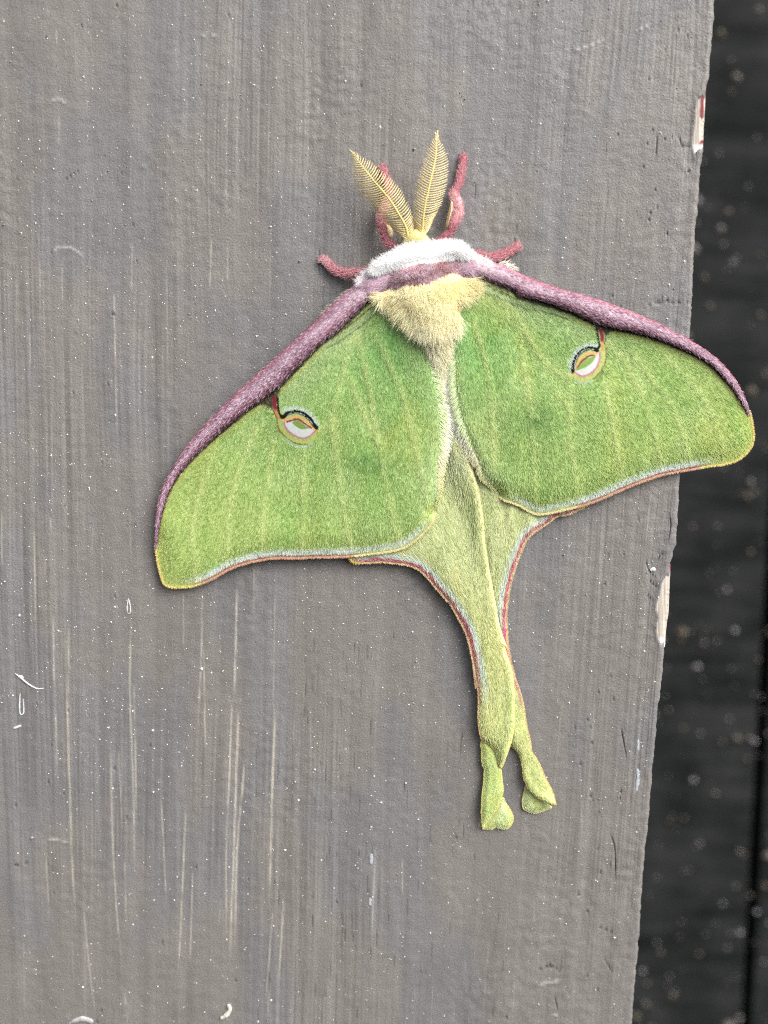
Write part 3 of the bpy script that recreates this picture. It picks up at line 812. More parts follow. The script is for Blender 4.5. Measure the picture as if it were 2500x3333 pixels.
def forewing(side):
    poly = LW_POLY if side < 0 else RW_POLY
    u, v, q = poly_grid(poly, 2.6)
    h = wing_h(u, v, side)
    col = wing_col(u, v, side)
    w = mk('forewing', P(u, v, h), q, None, lin(col), MAT_WING, moth, BASE)
    w['label'] = ('green forewing lying wholly over the grey board' if side < 0 else 'green forewing reaching past the chipped board edge')
    solid(w, 0.00006)
    # eyespot: its own fine mesh laid on the wing
    pts = cM((400, 400), (530, 400), (620, 580), (900, 590), (1080, 720), (1160, 950), (1060, 1150), (850, 1230), (620, 1150), (480, 980), (440, 780), (370, 600)) if side < 0 else \
        cN((900, 250), (1080, 230), (1160, 420), (1190, 800), (1150, 1050), (950, 1380), (650, 1470), (400, 1330), (330, 1120), (380, 880), (520, 660), (760, 570), (920, 560))
    ep = spline(pts, 100, True)
    u, v, q = poly_grid(ep, 1.4)
    dome = sstep(0, 20, seg_dist(u, v, np.vstack([ep, ep[:1]])))
    cc = wing_col(u, v, side)
    e = mk('eyespot', P(u, v, wing_h(u, v, side) + 0.012 + 0.02 * dome), q, None, lin(cc), MAT_WING, w)
    e.data.transform(Matrix.Translation(-Vector(BASE)))
    e['label'] = 'eye mark with black arc, orange and white rings and red stem'
    # leading edge: a rounded rib
    bo, bi = (LW_BAND_OUT, LW_BAND_IN) if side < 0 else (RW_BAND_OUT, RW_BAND_IN)
    s = np.linspace(0, 1, 26)
    nb = len(bo)
    uu = bo[:, 0][:, None] * (1 - s) + bi[:, 0][:, None] * s
    vv = bo[:, 1][:, None] * (1 - s) + bi[:, 1][:, None] * s
    wd = np.hypot(*(bo - bi).T)
    hin = np.minimum(wing_h(bi[:, 0], bi[:, 1], side), 5.6)
    prof = np.sqrt(np.clip(1 - (2 * s - 0.96) ** 2, 0, 1))
    rise = np.clip(wd * 0.05 * 0.42, 0.15, 1.3)
    hh = hin[:, None] + 0.02 + rise[:, None] * prof[None] - (1 - s)[None] ** 3 * rise[:, None] * 0.5
    hh += (vnoise(uu / 5.0, vv / 5.0, 141) - .5) * 0.08
    ss = np.repeat(s[None], nb, 0).ravel()
    fu, fv = uu.ravel(), vv.ravel()
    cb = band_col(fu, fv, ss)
    i, j = np.meshgrid(np.arange(nb - 1), np.arange(25), indexing='ij')
    q = np.stack([i * 26 + j, (i + 1) * 26 + j, (i + 1) * 26 + j + 1, i * 26 + j + 1], -1).reshape(-1, 4)
    if side > 0: q = q[:, ::-1]
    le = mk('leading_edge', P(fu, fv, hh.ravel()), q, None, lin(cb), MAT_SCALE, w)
    le.data.transform(Matrix.Translation(-Vector(BASE)))
    le['label'] = 'thick dusty purple rib along the front of the wing'
    solid(le, 0.0003)
    # scales on the rib
    g = np.random.default_rng(50 + side)
    n = 7000
    k = (g.random(n) ** 1.15 * (nb - 2)).astype(int)
    s_ = g.random(n)
    root = bo[k] * (1 - s_[:, None]) + bi[k] * s_[:, None]
    tang = bo[np.minimum(k + 4, nb - 1)] - bo[np.maximum(k - 4, 0)]
    tang /= np.linalg.norm(tang, axis=1)[:, None]
    tang = tang + g.normal(0, .22, (n, 2))
    jj = np.clip((s_ * 25).astype(int), 0, 25)
    hr = hh[k, jj]
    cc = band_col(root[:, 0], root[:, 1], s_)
    pick = g.random(n)
    cc = np.where((pick < .2)[:, None], mixc(cc, (236, 212, 228), np.full(n, .55)), cc)
    cc = np.where((pick > .8)[:, None], mixc(cc, (112, 62, 84), np.full(n, .5)), cc)
    fade = np.clip(s_ * 1.5, 0, 1)
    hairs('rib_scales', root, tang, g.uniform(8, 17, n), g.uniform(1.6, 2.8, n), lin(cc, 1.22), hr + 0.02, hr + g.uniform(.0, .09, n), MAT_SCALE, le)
    # short fur over the membrane
    n = 38000
    root = rand_in(poly, n, 60 + side)
    m = ~(inside(root[:, 0], root[:, 1], ep) & (seg_dist(root[:, 0], root[:, 1], np.vstack([ep, ep[:1]])) > 9))
    root = root[m]; n = len(root)
    base = (LB if side < 0 else RBP) - np.array([0, 120.0])
    dr = root - base
    dr /= np.linalg.norm(dr, axis=1)[:, None]
    de = seg_dist(root[:, 0], root[:, 1], (LW_EDGE if side < 0 else RW_EDGE)[::5])
    dr = dr * np.array([0.75, 1.0]) + g.normal(0, .20, (n, 2)) + (fbm(root[:, 0] / 60, root[:, 1] / 60, 151)[:, None] - .5) * np.array([0.9, 0.0])
    rr = np.linalg.norm(root - base, axis=1)
    hr = wing_h(root[:, 0], root[:, 1], side)
    cc = wing_col(root[:, 0], root[:, 1], side)
    pick = g.random(n)
    cc = cc + 6 + g.normal(0, 11, (n, 1))
    hv = np.full(len(root), 1e9)
    for vn in (LV if side < 0 else RV): hv = np.minimum(hv, seg_dist(root[:, 0], root[:, 1], vn[::3]))
    pick = np.where(hv < 7, pick * .8, pick)
    cc = np.where((pick < .2)[:, None], mixc(cc, (224, 238, 170), np.full(n, .4)), cc)
    cc = np.where((pick > .85)[:, None], mixc(cc, (92, 138, 56), np.full(n, .55)), cc)
    ln = np.where(rr < 330, g.uniform(12, 26, n), g.uniform(8, 16, n)) * np.clip(de / 22, .3, 1)
    hairs('wing_fur', root, dr, ln * .8, g.uniform(1.1, 1.9, n), lin(cc, 1.0), hr + 0.015, hr + g.uniform(.0, .06, n), MAT_HAIR, w)
    # long pale hairs of the inner edge
    inn = LW_INNER if side < 0 else RW_INNER
    n = 2600
    k = (g.random(n) * 118).astype(int)
    tn = inn[np.minimum(k + 3, 159)] - inn[np.maximum(k - 3, 0)]
    tn /= np.linalg.norm(tn, axis=1)[:, None]
    tn = -tn                                                 # towards the body root -> flip to run down
    tn = np.where((tn[:, 1] < 0)[:, None], -tn, tn)
    nrm = np.stack([tn[:, 1], -tn[:, 0]], 1) * (1 if side < 0 else -1)    # outward, towards the gap
    tap = 0.3 + 0.7 * sstep(0, 70, k.astype(float))
    rin = g.uniform(2, 34, n) * tap
    root = inn[k] - nrm * rin[:, None] + tn * g.uniform(-6, 6, (n, 1))
    dr = nrm * 0.8 + tn * g.uniform(.35, .9, (n, 1))
    hr = wing_h(root[:, 0], root[:, 1], side)
    cc = np.where((rin < 24)[:, None], np.array([250.0, 246, 222]), np.array([214.0, 230, 178])) + g.normal(0, 9, (n, 1))
    cc = mixc(cc, (206, 206, 140), (1 - sstep(0, 62, k.astype(float))) * .85)
    hairs('inner_fringe', root, dr, g.uniform(16, 34, n) * tap, g.uniform(1.8, 3.0, n), lin(cc, 1.35), hr + .05, hr + g.uniform(-.35, .12, n), MAT_HAIR, w)
    # short fringe of the outer margin
    ed = LW_EDGE if side < 0 else RW_EDGE
    n = 2600
    k = (g.random(n) * (len(ed) - 2)).astype(int)
    tn = ed[k + 1] - ed[k]
    tn /= np.linalg.norm(tn, axis=1)[:, None]
    nrm = np.stack([-tn[:, 1], tn[:, 0]], 1) * (1 if side < 0 else -1)
    te = k / len(ed)
    ctr = poly.mean(0)
    flip = np.sum(nrm * (ed[k] - ctr), 1) < 0
    nrm = np.where(flip[:, None], -nrm, nrm)
    root = ed[k] - nrm * 3.0 + tn * g.uniform(-2, 2, (n, 1))
    hr = wing_h(root[:, 0], root[:, 1], side)
    t1, t2 = (0.235, .70) if side < 0 else (.30, .715)
    red = ((te > t1) & (te < t2))[:, None]
    cc = np.where(red, np.array([208.0, 164, 138]), np.where((te > .5)[:, None], np.array([234.0, 220, 162]), np.array([222.0, 206, 124]))) + g.normal(0, 14, (n, 1))
    hairs('outer_fringe', root, nrm + g.normal(0, .25, (n, 2)), g.uniform(4, 9.5, n), g.uniform(1.6, 2.8, n), lin(cc, 1.1), hr + .03, hr + g.uniform(-.04, .06, n), MAT_HAIR, w)
    return w

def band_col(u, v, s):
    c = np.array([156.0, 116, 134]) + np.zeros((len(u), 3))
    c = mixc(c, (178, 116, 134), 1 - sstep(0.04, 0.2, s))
    c = mixc(c, (200, 174, 188), np.exp(-((s - 0.40) / 0.20) ** 2) * .75)  # pale lilac scales along the crest, with the rib's highlight painted into them
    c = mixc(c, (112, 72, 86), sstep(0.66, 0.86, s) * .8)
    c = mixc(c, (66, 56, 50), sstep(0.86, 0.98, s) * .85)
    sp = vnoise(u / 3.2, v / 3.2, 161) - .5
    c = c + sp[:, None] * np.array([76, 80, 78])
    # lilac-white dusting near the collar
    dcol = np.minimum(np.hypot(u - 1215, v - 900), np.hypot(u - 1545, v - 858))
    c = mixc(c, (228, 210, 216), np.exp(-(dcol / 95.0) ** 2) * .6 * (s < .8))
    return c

# ---------------- hindwings
LH_OUT = spline(cB((1080, 1478), (1140, 1520), (1165, 1542), (1215, 1548)) + cD((0, 733), (150, 750), (240, 782), (310, 842), (360, 902), (430, 982), (490, 1054), (532, 1132), (572, 1204), (608, 1300), (630, 1400), (648, 1500), (662, 1640))
                + cE((300, 205), (322, 340), (340, 460), (350, 600), (346, 760), (356, 900), (374, 985), (398, 1040), (440, 1085), (490, 1150), (535, 1225), (575, 1290), (608, 1332)), 300)
LH_IN = spline(cE((608, 1334), (622, 1312), (645, 1250), (676, 1165), (705, 1080), (728, 1000), (746, 890), (750, 760), (752, 600), (745, 460), (731, 330), (702, 205), (668, 100), (640, 0))
               + cD((890, 1350), (850, 1240), (822, 1130), (800, 1000), (772, 850), (750, 720), (727, 560), (716, 420), (692, 250), (662, 130), (640, 60)) + [(1512, 1450), (1482, 1360), (1455, 1280), (1430, 1200)], 320)
LH_POLY = np.vstack([LH_OUT, LH_IN, [(1340, 1180), (1240, 1350), (1130, 1600)]])
RH_OUT = spline(cD((1560, 225), (1480, 300), (1425, 338), (1340, 385), (1250, 402), (1180, 452), (1120, 492), (1060, 534), (1022, 584), (992, 652), (960, 732), (932, 822), (910, 902), (896, 990), (886, 1080), (886, 1180), (892, 1280), (898, 1345), (912, 1420))
                + cE((735, 285), (790, 430), (830, 560), (856, 680), (880, 850), (910, 980), (930, 1080), (937, 1142), (985, 1220), (1040, 1322), (1090, 1440), (1140, 1532), (1172, 1612), (1195, 1700), (1199, 1748)), 300)
RH_IN = spline(cE((1199, 1748), (1150, 1735), (1060, 1690), (970, 1632), (900, 1560), (860, 1490), (836, 1420), (826, 1330), (802, 1215), (770, 1152), (705, 1092), (660, 1000), (640, 800), (620, 500), (560, 100)) + cD((820, 1250), (760, 1000), (690, 700), (640, 400), (590, 150)) + [(1480, 1450), (1450, 1330)], 300)
RH_POLY = np.vstack([RH_OUT, RH_IN, [(1500, 1250), (1640, 1350), (1850, 1550)]])

def hind_h(u, v, side):
    out, inn = (LH_OUT, LH_IN) if side < 0 else (RH_OUT, RH_IN)
    do, di = seg_dist(u, v, out[::5]), seg_dist(u, v, inn[::5])
    top = 1 - sstep(1350, 1900, v)
    wide = do + di
    xs = do / (wide + 1e-6)                                   # 0 outer edge .. 1 inner
    h = 0.8 + 0.8 * np.sin(np.pi * np.clip(xs, 0, 1)) ** 0.7 * np.clip(wide / 120, .5, 1)
    if side < 0:
        ridge = 2.0 * top + 0.55
        h = h + ridge * np.exp(-(di / (34.0 + 60 * top)) ** 2) + 0.65 * (1 - top)
        h = h - 0.5 * np.exp(-(di / 7.0) ** 2)
    else:
        h = h + 1.3 * top * np.exp(-(di / 110.0) ** 2)
        h = h - 0.15 * np.exp(-(di / 9.0) ** 2) * sstep(2300, 2420, v)
    if side < 0:
        h = h - 0.75 * np.exp(-(do / 26.0) ** 2) * sstep(2390, 2440, v)
    if side > 0:                                              # the tail tip rises to a fold over its lobe
        h = h + 0.7 * sstep(2440, 2600, v) * np.exp(-(di / 24.0) ** 2)
    h = h + (fbm(u / 30.0, v / 160.0, 171 + side, 2) - .5) * 0.5
    return h

def hind_col(u, v, side):
    out, inn = (LH_OUT, LH_IN) if side < 0 else (RH_OUT, RH_IN)
    do, _, _, t = seg_dist(u, v, out[::3], True)
    di = seg_dist(u, v, inn[::4])
    c = np.array([216.0, 226, 162]) + np.zeros((len(u), 3))
    c = mixc(c, (216, 226, 188), 1 - sstep(1400, 1620, v))
    c = mixc(c, (220, 226, 150), sstep(1800, 2080, v))
    c = mixc(c, (222, 230, 152), sstep(2250, 2450, v) * .8)
    c = mixc(c, (182, 202, 126), sstep(.52, .75, fbm(u / 40.0, v / 170.0, 181)) * .45)
    c = mixc(c, (228, 226, 152), sstep(.55, .75, fbm(u / 22.0, v / 220.0, 185)) * .5)
    sp = vnoise(u / 2.8, v / 6.5, 187) * .65 + vnoise(u / 6.0, v / 12.0, 188) * .35 - .5
    c = c + sp[:, None] * np.array([46, 42, 42])
    # inner ridge, cream yellow
    if side < 0:
        c = mixc(c, (236, 228, 166), np.exp(-(di / 15.0) ** 2) * (1 - sstep(2150, 2300, v)) * .85)
    c = mixc(c, (230, 214, 132), (1 - sstep(2, 7, di)) * sstep(2050, 2200, v) * .7)
    dj = do + (vnoise(u / 3.0, v / 3.0, 189) - .5) * 4
    low = sstep(2180, 2330, v)
    hi_ = 1 - (sstep(.03, .075, t))                              # the first stretch of edge is yellow
    c = mixc(c, (224, 238, 232), sstep(15, 19, dj) * (1 - sstep(26, 44, dj)) * (1 - low) * .9)
    c = mixc(c, (204, 104, 130), sstep(3, 6, dj) * (1 - sstep(14, 19, dj)) * (1 - sstep(2120, 2260, v)) * (1 - hi_))
    c = mixc(c, (196, 140, 138), sstep(2, 5, dj) * (1 - sstep(9, 13, dj)) * sstep(2100, 2200, v) * (1 - sstep(2260, 2330, v)))
    c = mixc(c, (218, 196, 112), (1 - sstep(8, 13, dj)) * hi_)
    c = mixc(c, (234, 206, 152), (1 - sstep(2, 5, dj)) * (1 - hi_))
    c = mixc(c, (234, 212, 130), (1 - sstep(2, 6, dj)) * low * .8)
    return c

def hindwing(side):
    poly = LH_POLY if side < 0 else RH_POLY
    u, v, q = poly_grid(poly, 2.4)
    w = mk('hindwing', P(u, v, hind_h(u, v, side)), q, None, lin(hind_col(u, v, side)), MAT_WING, moth, BASE)
    w['label'] = ('pale green hindwing with the tail that lies on top' if side < 0 else 'pale green hindwing whose tail passes underneath')
    solid(w, 0.00006)
    g = np.random.default_rng(80 + side)
    n = 26000
    root = rand_in(poly, n, 90 + side)
    out, inn = (LH_OUT, LH_IN) if side < 0 else (RH_OUT, RH_IN)
    # hair runs along the wing, down the tail
    do, _, _, to = seg_dist(root[:, 0], root[:, 1], out[::4], True)
    di, _, _, ti = seg_dist(root[:, 0], root[:, 1], inn[::4], True)
    oo, ii = out[::4], inn[::4]
    gt = lambda L, t: L[np.minimum((t * (len(L) - 1)).astype(int) + 1, len(L) - 1)] - L[np.minimum((t * (len(L) - 1)).astype(int), len(L) - 2)]
    to_, ti_ = gt(oo, to), -gt(ii, ti)
    to_ = to_ / (np.linalg.norm(to_, axis=1)[:, None] + 1e-9); ti_ = ti_ / (np.linalg.norm(ti_, axis=1)[:, None] + 1e-9)
    if side > 0: pass
    wgt = (do / (do + di + 1e-6))[:, None]
    dr = to_ * (1 - wgt) + ti_ * wgt
    dr = np.where((dr[:, 1] < 0)[:, None], -dr, dr) + np.array([0, .25])
    dr = dr / np.linalg.norm(dr, axis=1)[:, None] + g.normal(0, .2, (n, 2))
    hr = hind_h(root[:, 0], root[:, 1], side)
    cc = hind_col(root[:, 0], root[:, 1], side) + g.normal(0, 11, (n, 1))
    pick = g.random(n)
    cc = np.where((pick < .25)[:, None], mixc(cc, (240, 244, 196), np.full(n, .5)), cc)
    cc = np.where((pick > .88)[:, None], mixc(cc, (124, 146, 80), np.full(n, .45)), cc)
    ln = np.where(root[:, 1] < 2000, g.uniform(14, 30, n), g.uniform(9, 18, n)) * np.clip(np.minimum(do, di) / 18, .25, 1)
    hairs('wing_fur', root, dr, ln, g.uniform(1.5, 2.6, n), lin(cc), hr + .02, hr + g.uniform(.0, .09, n), MAT_HAIR, w)
    n = 2200
    k = (g.random(n) * (len(out) - 2)).astype(int)
    tn = out[k + 1] - out[k]
    tn /= np.linalg.norm(tn, axis=1)[:, None]
    nrm = np.stack([-tn[:, 1], tn[:, 0]], 1) * (1 if side < 0 else -1)
    root = out[k] - nrm * 3
    hr = hind_h(root[:, 0], root[:, 1], side)
    tt = k / len(out)
    cc = np.where((tt < .07)[:, None], np.array([232.0, 204, 112]), np.array([228.0, 196, 150])) + g.normal(0, 14, (n, 1))
    ln = np.where(tt < .07, g.uniform(6, 13, n), g.uniform(4, 9, n)) * np.where(root[:, 1] > 2200, .55, 1)
    hairs('outer_fringe', root, nrm + tn * .5 + g.normal(0, .2, (n, 2)), ln, g.uniform(1.5, 2.6, n), lin(cc, 1.1), hr + .03, hr + g.uniform(-.04, .06, n), MAT_HAIR, w)
    return w
def flap(name, pts, hfun, cfun, parent, sp=2.0, label=None, fringe=None):
    p = spline(pts, 140, True)
    u, v, q = poly_grid(p, sp)
    de = seg_dist(u, v, np.vstack([p, p[:1]]))
    col = cfun(u, v, de)
    o = mk(name, P(u, v, hfun(u, v, de)), q, None, lin(col), MAT_WING, parent)
    o.data.transform(Matrix.Translation(-Vector(BASE)))
    solid(o, 0.0001)
    if label: o['label'] = label
    g = np.random.default_rng(int(p[0, 0]))
    n = int(len(u) * 1.1)
    root = rand_in(p, n, 5)
    d2 = seg_dist(root[:, 0], root[:, 1], np.vstack([p, p[:1]]))
    cc = cfun(root[:, 0], root[:, 1], d2) + g.normal(0, 10, (n, 1))
    hr = hfun(root[:, 0], root[:, 1], d2)
    dr = np.array([0.05, 1.0]) + g.normal(0, .2, (n, 2))
    hairs('tip_fur', root, dr, g.uniform(6, 11, n) * np.clip(d2 / 12, .3, 1), g.uniform(1.4, 2.2, n), lin(cc), hr - .01, hr + g.uniform(.02, .1, n), MAT_HAIR, o)
    return o

lfw, rfw = forewing(-1), forewing(1)
lhw, rhw = hindwing(-1), hindwing(1)

def tipcol(base, edge=(236, 216, 134), low=None):
    def f(u, v, de):
        c = np.array(base, float) + np.zeros((len(u), 3))
        c = c + ((vnoise(u / 3.0, v / 5.0, 191) - .5) * 34)[:, None]
        c = mixc(c, (206, 212, 120), sstep(.5, .75, fbm(u / 20.0, v / 40.0, 193)) * .5)
        return mixc(c, edge, (1 - sstep(2, 6, de)) * .65)
    return f
# underside of the left tail after its first twist, then the lobe that curls out below it
flap('tail_tip', cE((420, 1020), (376, 1050), (385, 1140), (386, 1240), (397, 1300), (414, 1342), (410, 1450), (398, 1550), (386, 1660), (384, 1800), (390, 1900), (404, 1988), (440, 1930), (505, 1838), (570, 1752), (618, 1620), (630, 1560), (616, 1440), (608, 1350), (600, 1300), (560, 1180), (500, 1060)),
     lambda u, v, de: 0.95 + 0.45 * sstep(0, 22, de) + 0.35 * sstep(2520, 2640, v), tipcol((204, 222, 142)), lhw, label='smooth greener underside of the twisted tail')
flap('tail_lobe', cE((404, 1984), (440, 1988), (500, 1990), (545, 1970), (600, 1985), (660, 1985), (706, 1955), (736, 1885), (724, 1815), (690, 1750), (650, 1692), (622, 1640), (560, 1700), (480, 1820), (420, 1930)),
     lambda u, v, de: 0.5 + 0.4 * sstep(0, 26, de), tipcol((216, 232, 168), (238, 220, 140)), lhw, label='pale rounded lobe curled out at the tail end')
flap('tail_lobe', cE((880, 1500), (858, 1520), (842, 1590), (826, 1680), (832, 1758), (868, 1790), (910, 1806), (978, 1816), (1040, 1802), (1100, 1776), (1150, 1750), (1130, 1680), (1030, 1580), (940, 1520)),
     lambda u, v, de: 0.35 + 0.4 * sstep(0, 26, de), tipcol((212, 226, 162), (240, 218, 156)), rhw, label='pale lobe folded under the tail end')

# ---------------- body fur
def fur(name, poly, n, dirf, length, width, colf, lift, seed, hmin=2.0, parent=None, spread=.25, dome=0.0, thin=None):
    g = np.random.default_rng(seed)
    p = spline(poly, 90, True)
    root = rand_in(p, n, seed)
    if thin is not None:
        root = root[g.random(n) < thin(root[:, 0])]
        n = len(root)
    puff = lambda q: dome * np.sqrt(np.clip(1 - (1 - np.where(inside(q[:, 0], q[:, 1], p), seg_dist(q[:, 0], q[:, 1], p), 0) / 34.0).clip(0, 1) ** 2, 0, 1))
    dr = dirf(root[:, 0], root[:, 1])
    dr = dr / (np.linalg.norm(dr, axis=1)[:, None] + 1e-9)
    cl = fbm(root[:, 0] / 34, root[:, 1] / 34, seed, 2) - .5          # clumps lean together
    ang = cl * 2.0 + g.normal(0, spread, n)
    ca, sa = np.cos(ang), np.sin(ang)
    dr = np.stack([dr[:, 0] * ca - dr[:, 1] * sa, dr[:, 0] * sa + dr[:, 1] * ca], 1)
    hr = np.maximum(body_top(root[:, 0], root[:, 1]), hmin) + puff(root)
    L = g.uniform(*length, n)
    cc = colf(root[:, 0], root[:, 1], g)
    lay = g.random(n)
    tip = root + dr * L[:, None]
    ht = np.maximum(np.maximum(body_top(tip[:, 0], tip[:, 1]), hmin - .4) + puff(tip), hr - 0.7) + lift * lay
    return hairs(name, root, dr, L, g.uniform(*width, n), lin(cc, 1.25), hr - .1, ht, MAT_HAIR, parent or body, bend=g.normal(0, 4, n))
jit = lambda base, sd: (lambda u, v, g: np.array(base, float) + g.normal(0, sd, (len(u), 1)) * np.array([1, 1, 1.15]))
def purple_cols(u, v, g):
    c = np.array([188.0, 150, 160]) + np.zeros((len(u), 3))
    n1 = fbm(u / 40, v / 30, 205)
    c = mixc(c, (214, 192, 204), sstep(.5, .7, n1))
    c = mixc(c, (158, 116, 116), sstep(.5, .7, fbm(u / 36, v / 28, 209)) * .8)
    c = mixc(c, (204, 172, 190), sstep(50, 125, np.abs(u - 1380)) * .85)
    return c + g.normal(0, 16, (len(u), 1))
def cream_cols(u, v, g):
    c = np.array([250.0, 238, 192]) + np.zeros((len(u), 3))
    c = mixc(c, (252, 238, 172), np.exp(-((u - 1450) / 60) ** 2 - ((v - 915) / 35) ** 2) * .7)
    c = mixc(c, (232, 204, 142), sstep(.52, .72, fbm(u / 26, v / 26, 213)) * .6)
    c = mixc(c, (246, 240, 212), sstep(1000, 1060, v) * .6)
    return c + g.normal(0, 9, (len(u), 1))
down = lambda u, v: np.stack([(u - 1385) * 0.004 * 0 + 0.12 + (1410 - u) * 0.0035 * (v > 960) + (u - 1385) * 0.006 * (v < 960), np.ones(len(u))], 1)
fur('abdomen_fur', cR((760, 1150), (1180, 1130), (1140, 1300), (1115, 1659), (1110, 1900), (960, 1900), (870, 1659), (800, 1400)) , 3200, lambda u, v: np.stack([np.full(len(u), .18), np.ones(len(u))], 1), (26, 56), (1.6, 2.8), jit((250, 242, 206), 8), .5, 301, 3.2, spread=.2)
fur('back_fur', cR((250, 800), (370, 690), (520, 640), (760, 580), (960, 540), (1110, 520), (1300, 570), (1390, 600), (1390, 690), (1260, 780), (1200, 880), (1240, 1000), (1220, 1130), (1080, 1220), (760, 1200), (620, 1130), (540, 1020), (420, 960), (330, 930)),
    14000, down, (30, 74), (1.3, 2.4), cream_cols, 1.0, 302, 7.2, spread=.3)
fur('collar_band_fur', cR((-60, 640), (120, 520), (300, 450), (480, 420), (620, 400), (730, 365), (880, 385), (1000, 320), (1180, 270), (1360, 300), (1480, 360), (1460, 560), (1300, 560), (1110, 515), (940, 550), (740, 600), (540, 640), (400, 690), (260, 760), (60, 840)),
    11000, lambda u, v: np.stack([0.15 + (u - 1380) * .011, np.ones(len(u)) * .8], 1), (14, 32), (1.4, 2.5), purple_cols, 0.4, 303, 6.2, spread=.4, dome=1.0, thin=lambda u: 1 - sstep(95, 200, np.abs(u - 1378)) * .9)
fur('collar_fur', cR((120, 470), (200, 370), (340, 310), (420, 260), (520, 210), (700, 165), (900, 145), (1100, 140), (1230, 150), (1310, 205), (1370, 260), (1330, 300), (1180, 280), (1000, 330), (880, 390), (740, 380), (620, 400), (480, 420), (300, 440), (200, 500)),
    13000, lambda u, v: np.stack([(u - 1370) * .006 + .25 * np.sin(u * 1.7 + v), np.clip((v - 838 - (1370 - u) * .13) / 16, -.7, 1)], 1), (12, 28), (1.5, 2.5), jit((254, 252, 248), 3), 0.35, 304, 7.5, spread=.75, dome=.35)
fur('collar_fur', cR((180, 450), (240, 370), (430, 280), (560, 225), (800, 180), (1100, 160), (1260, 190), (1330, 250), (1280, 280), (1150, 255), (980, 310), (860, 360), (620, 375), (420, 400)),
    5000, lambda u, v: np.stack([(u - 1370) * .004, np.ones(len(u))], 1), (10, 24), (1.4, 2.4), jit((254, 252, 249), 3), 0.35, 314, 7.7, spread=1.6, dome=.35)
for k, pz in enumerate((cR((-60, 590), (60, 480), (180, 430), (330, 420), (300, 500), (120, 610), (20, 690)), cR((1260, 250), (1380, 245), (1520, 310), (1640, 370), (1600, 430), (1430, 380), (1300, 330)))):
    fur('dusting_fur', pz, 900, lambda u, v: np.stack([np.sign(u - 1380), np.full(len(u), .5)], 1), (10, 26), (1.3, 2.2), jit((246, 236, 240), 6), .25, 320 + k, 6.75, spread=.4)
fur('head_fur', cA((712, 886), (728, 845), (760, 815), (820, 812), (850, 838), (868, 876), (790, 905)), 2600, lambda u, v: np.stack([(u - 1355) * .012, np.full(len(u), -.35)], 1), (9, 18), (1.3, 2.1), jit((246, 228, 162), 12), .6, 305, 5.4, spread=.8, dome=.9)
for spx in (cA((300, 1200), (190, 1300), (110, 1370), (150, 1390), (330, 1240)), cA((1400, 1000), (1500, 1045), (1470, 1075), (1380, 1040))):
    fur('underwing_fur', spx, 90, lambda u, v: np.stack([np.sign(u - 1385), np.full(len(u), .12)], 1), (10, 24), (1.4, 2.2), jit((226, 216, 204), 8), .2, int(spx[0][0]), 2.4)
# compound eye, a glossy dark bead beside the head tuft
for ex, ey in cA((695, 893), (868, 876)):
    a = np.linspace(0, np.pi, 9)
    path = np.stack([np.full(9, ex), ey - 14 * np.cos(a)], 1)
    v, q = tube(P(path[:, 0], path[:, 1], 4.6), 11 * 5e-5 * np.sin(a) + 1e-6, 12)
    mk('eye', v, q, None, None, MAT_DARK, moth, BASE)

# ---------------- antennae
def antenna(shaft, left, right, nb, hb, ht):
    sh = spline(shaft, 90)                                       # base .. tip
    lo, ro = spline(left, 90), spline(right, 90)
    hs_ = np.linspace(0, 1, 90)
    hz = hb + (ht - hb) * hs_ + 1.3 * np.sin(np.pi * hs_)
    path = P(sh[:, 0], sh[:, 1], hz)
    rad = np.interp(hs_, [0, .1, 1], [4.6, 3.7, 1.6]) * 5e-5
    v, q = tube(path, rad, 8)
    cs = np.interp(np.repeat(hs_, 8), [0, .5, 1], [0, .5, 1])[:, None]
    ant = mk('antenna', v, q, None, lin(np.array([240.0, 220, 128]) * (1 - cs) + np.array([240.0, 230, 146]) * cs), MAT_ANT, moth, BASE)
    g = np.random.default_rng(int(shaft[0][0]))
    for side, ol, fwd in ((0, lo, .05), (1, ro, .05)):
        for k in range(nb):
            f = 0.02 + 0.955 * (k / (nb - 1))
            a = sh[int(f * 89)]
            b = ol[min(int((f + fwd * (1 - .5 * f)) * 89), 89)] + g.normal(0, 1.0, 2)
            ha = hz[int(f * 89)]
            L = np.linalg.norm(b - a)
            n_ = 7
            t = np.linspace(0, 1, n_)
            dr = (b - a) / (L + 1e-6)
            ax = sh[min(int(f * 89) + 3, 89)] - sh[max(int(f * 89) - 3, 0)]
            ax = ax / (np.linalg.norm(ax) + 1e-9)
            pts = a[None] + (b - a)[None] * t[:, None] - ax[None] * (np.sin(np.pi * t) * L * .07)[:, None]
            hz_ = ha - 0.4 * t ** 2 * L * .05 + .1 * np.sin(np.pi * t)
            r = np.interp(t, [0, .7, 1], [2.15, 1.9, 1.0]) * 5e-5 * (0.7 + .3 * (1 - f))
            v, q = tube(P(pts[:, 0], pts[:, 1], np.maximum(hz_, .3)), r, 5)
            cc = lin(np.array([240.0, 220, 160]) + g.normal(0, 7), 1.1)
            mk('barb', v, q, None, np.broadcast_to(cc, (len(v), 3)), MAT_ANT, ant).data.transform(Matrix.Translation(-Vector(BASE)))
    return ant
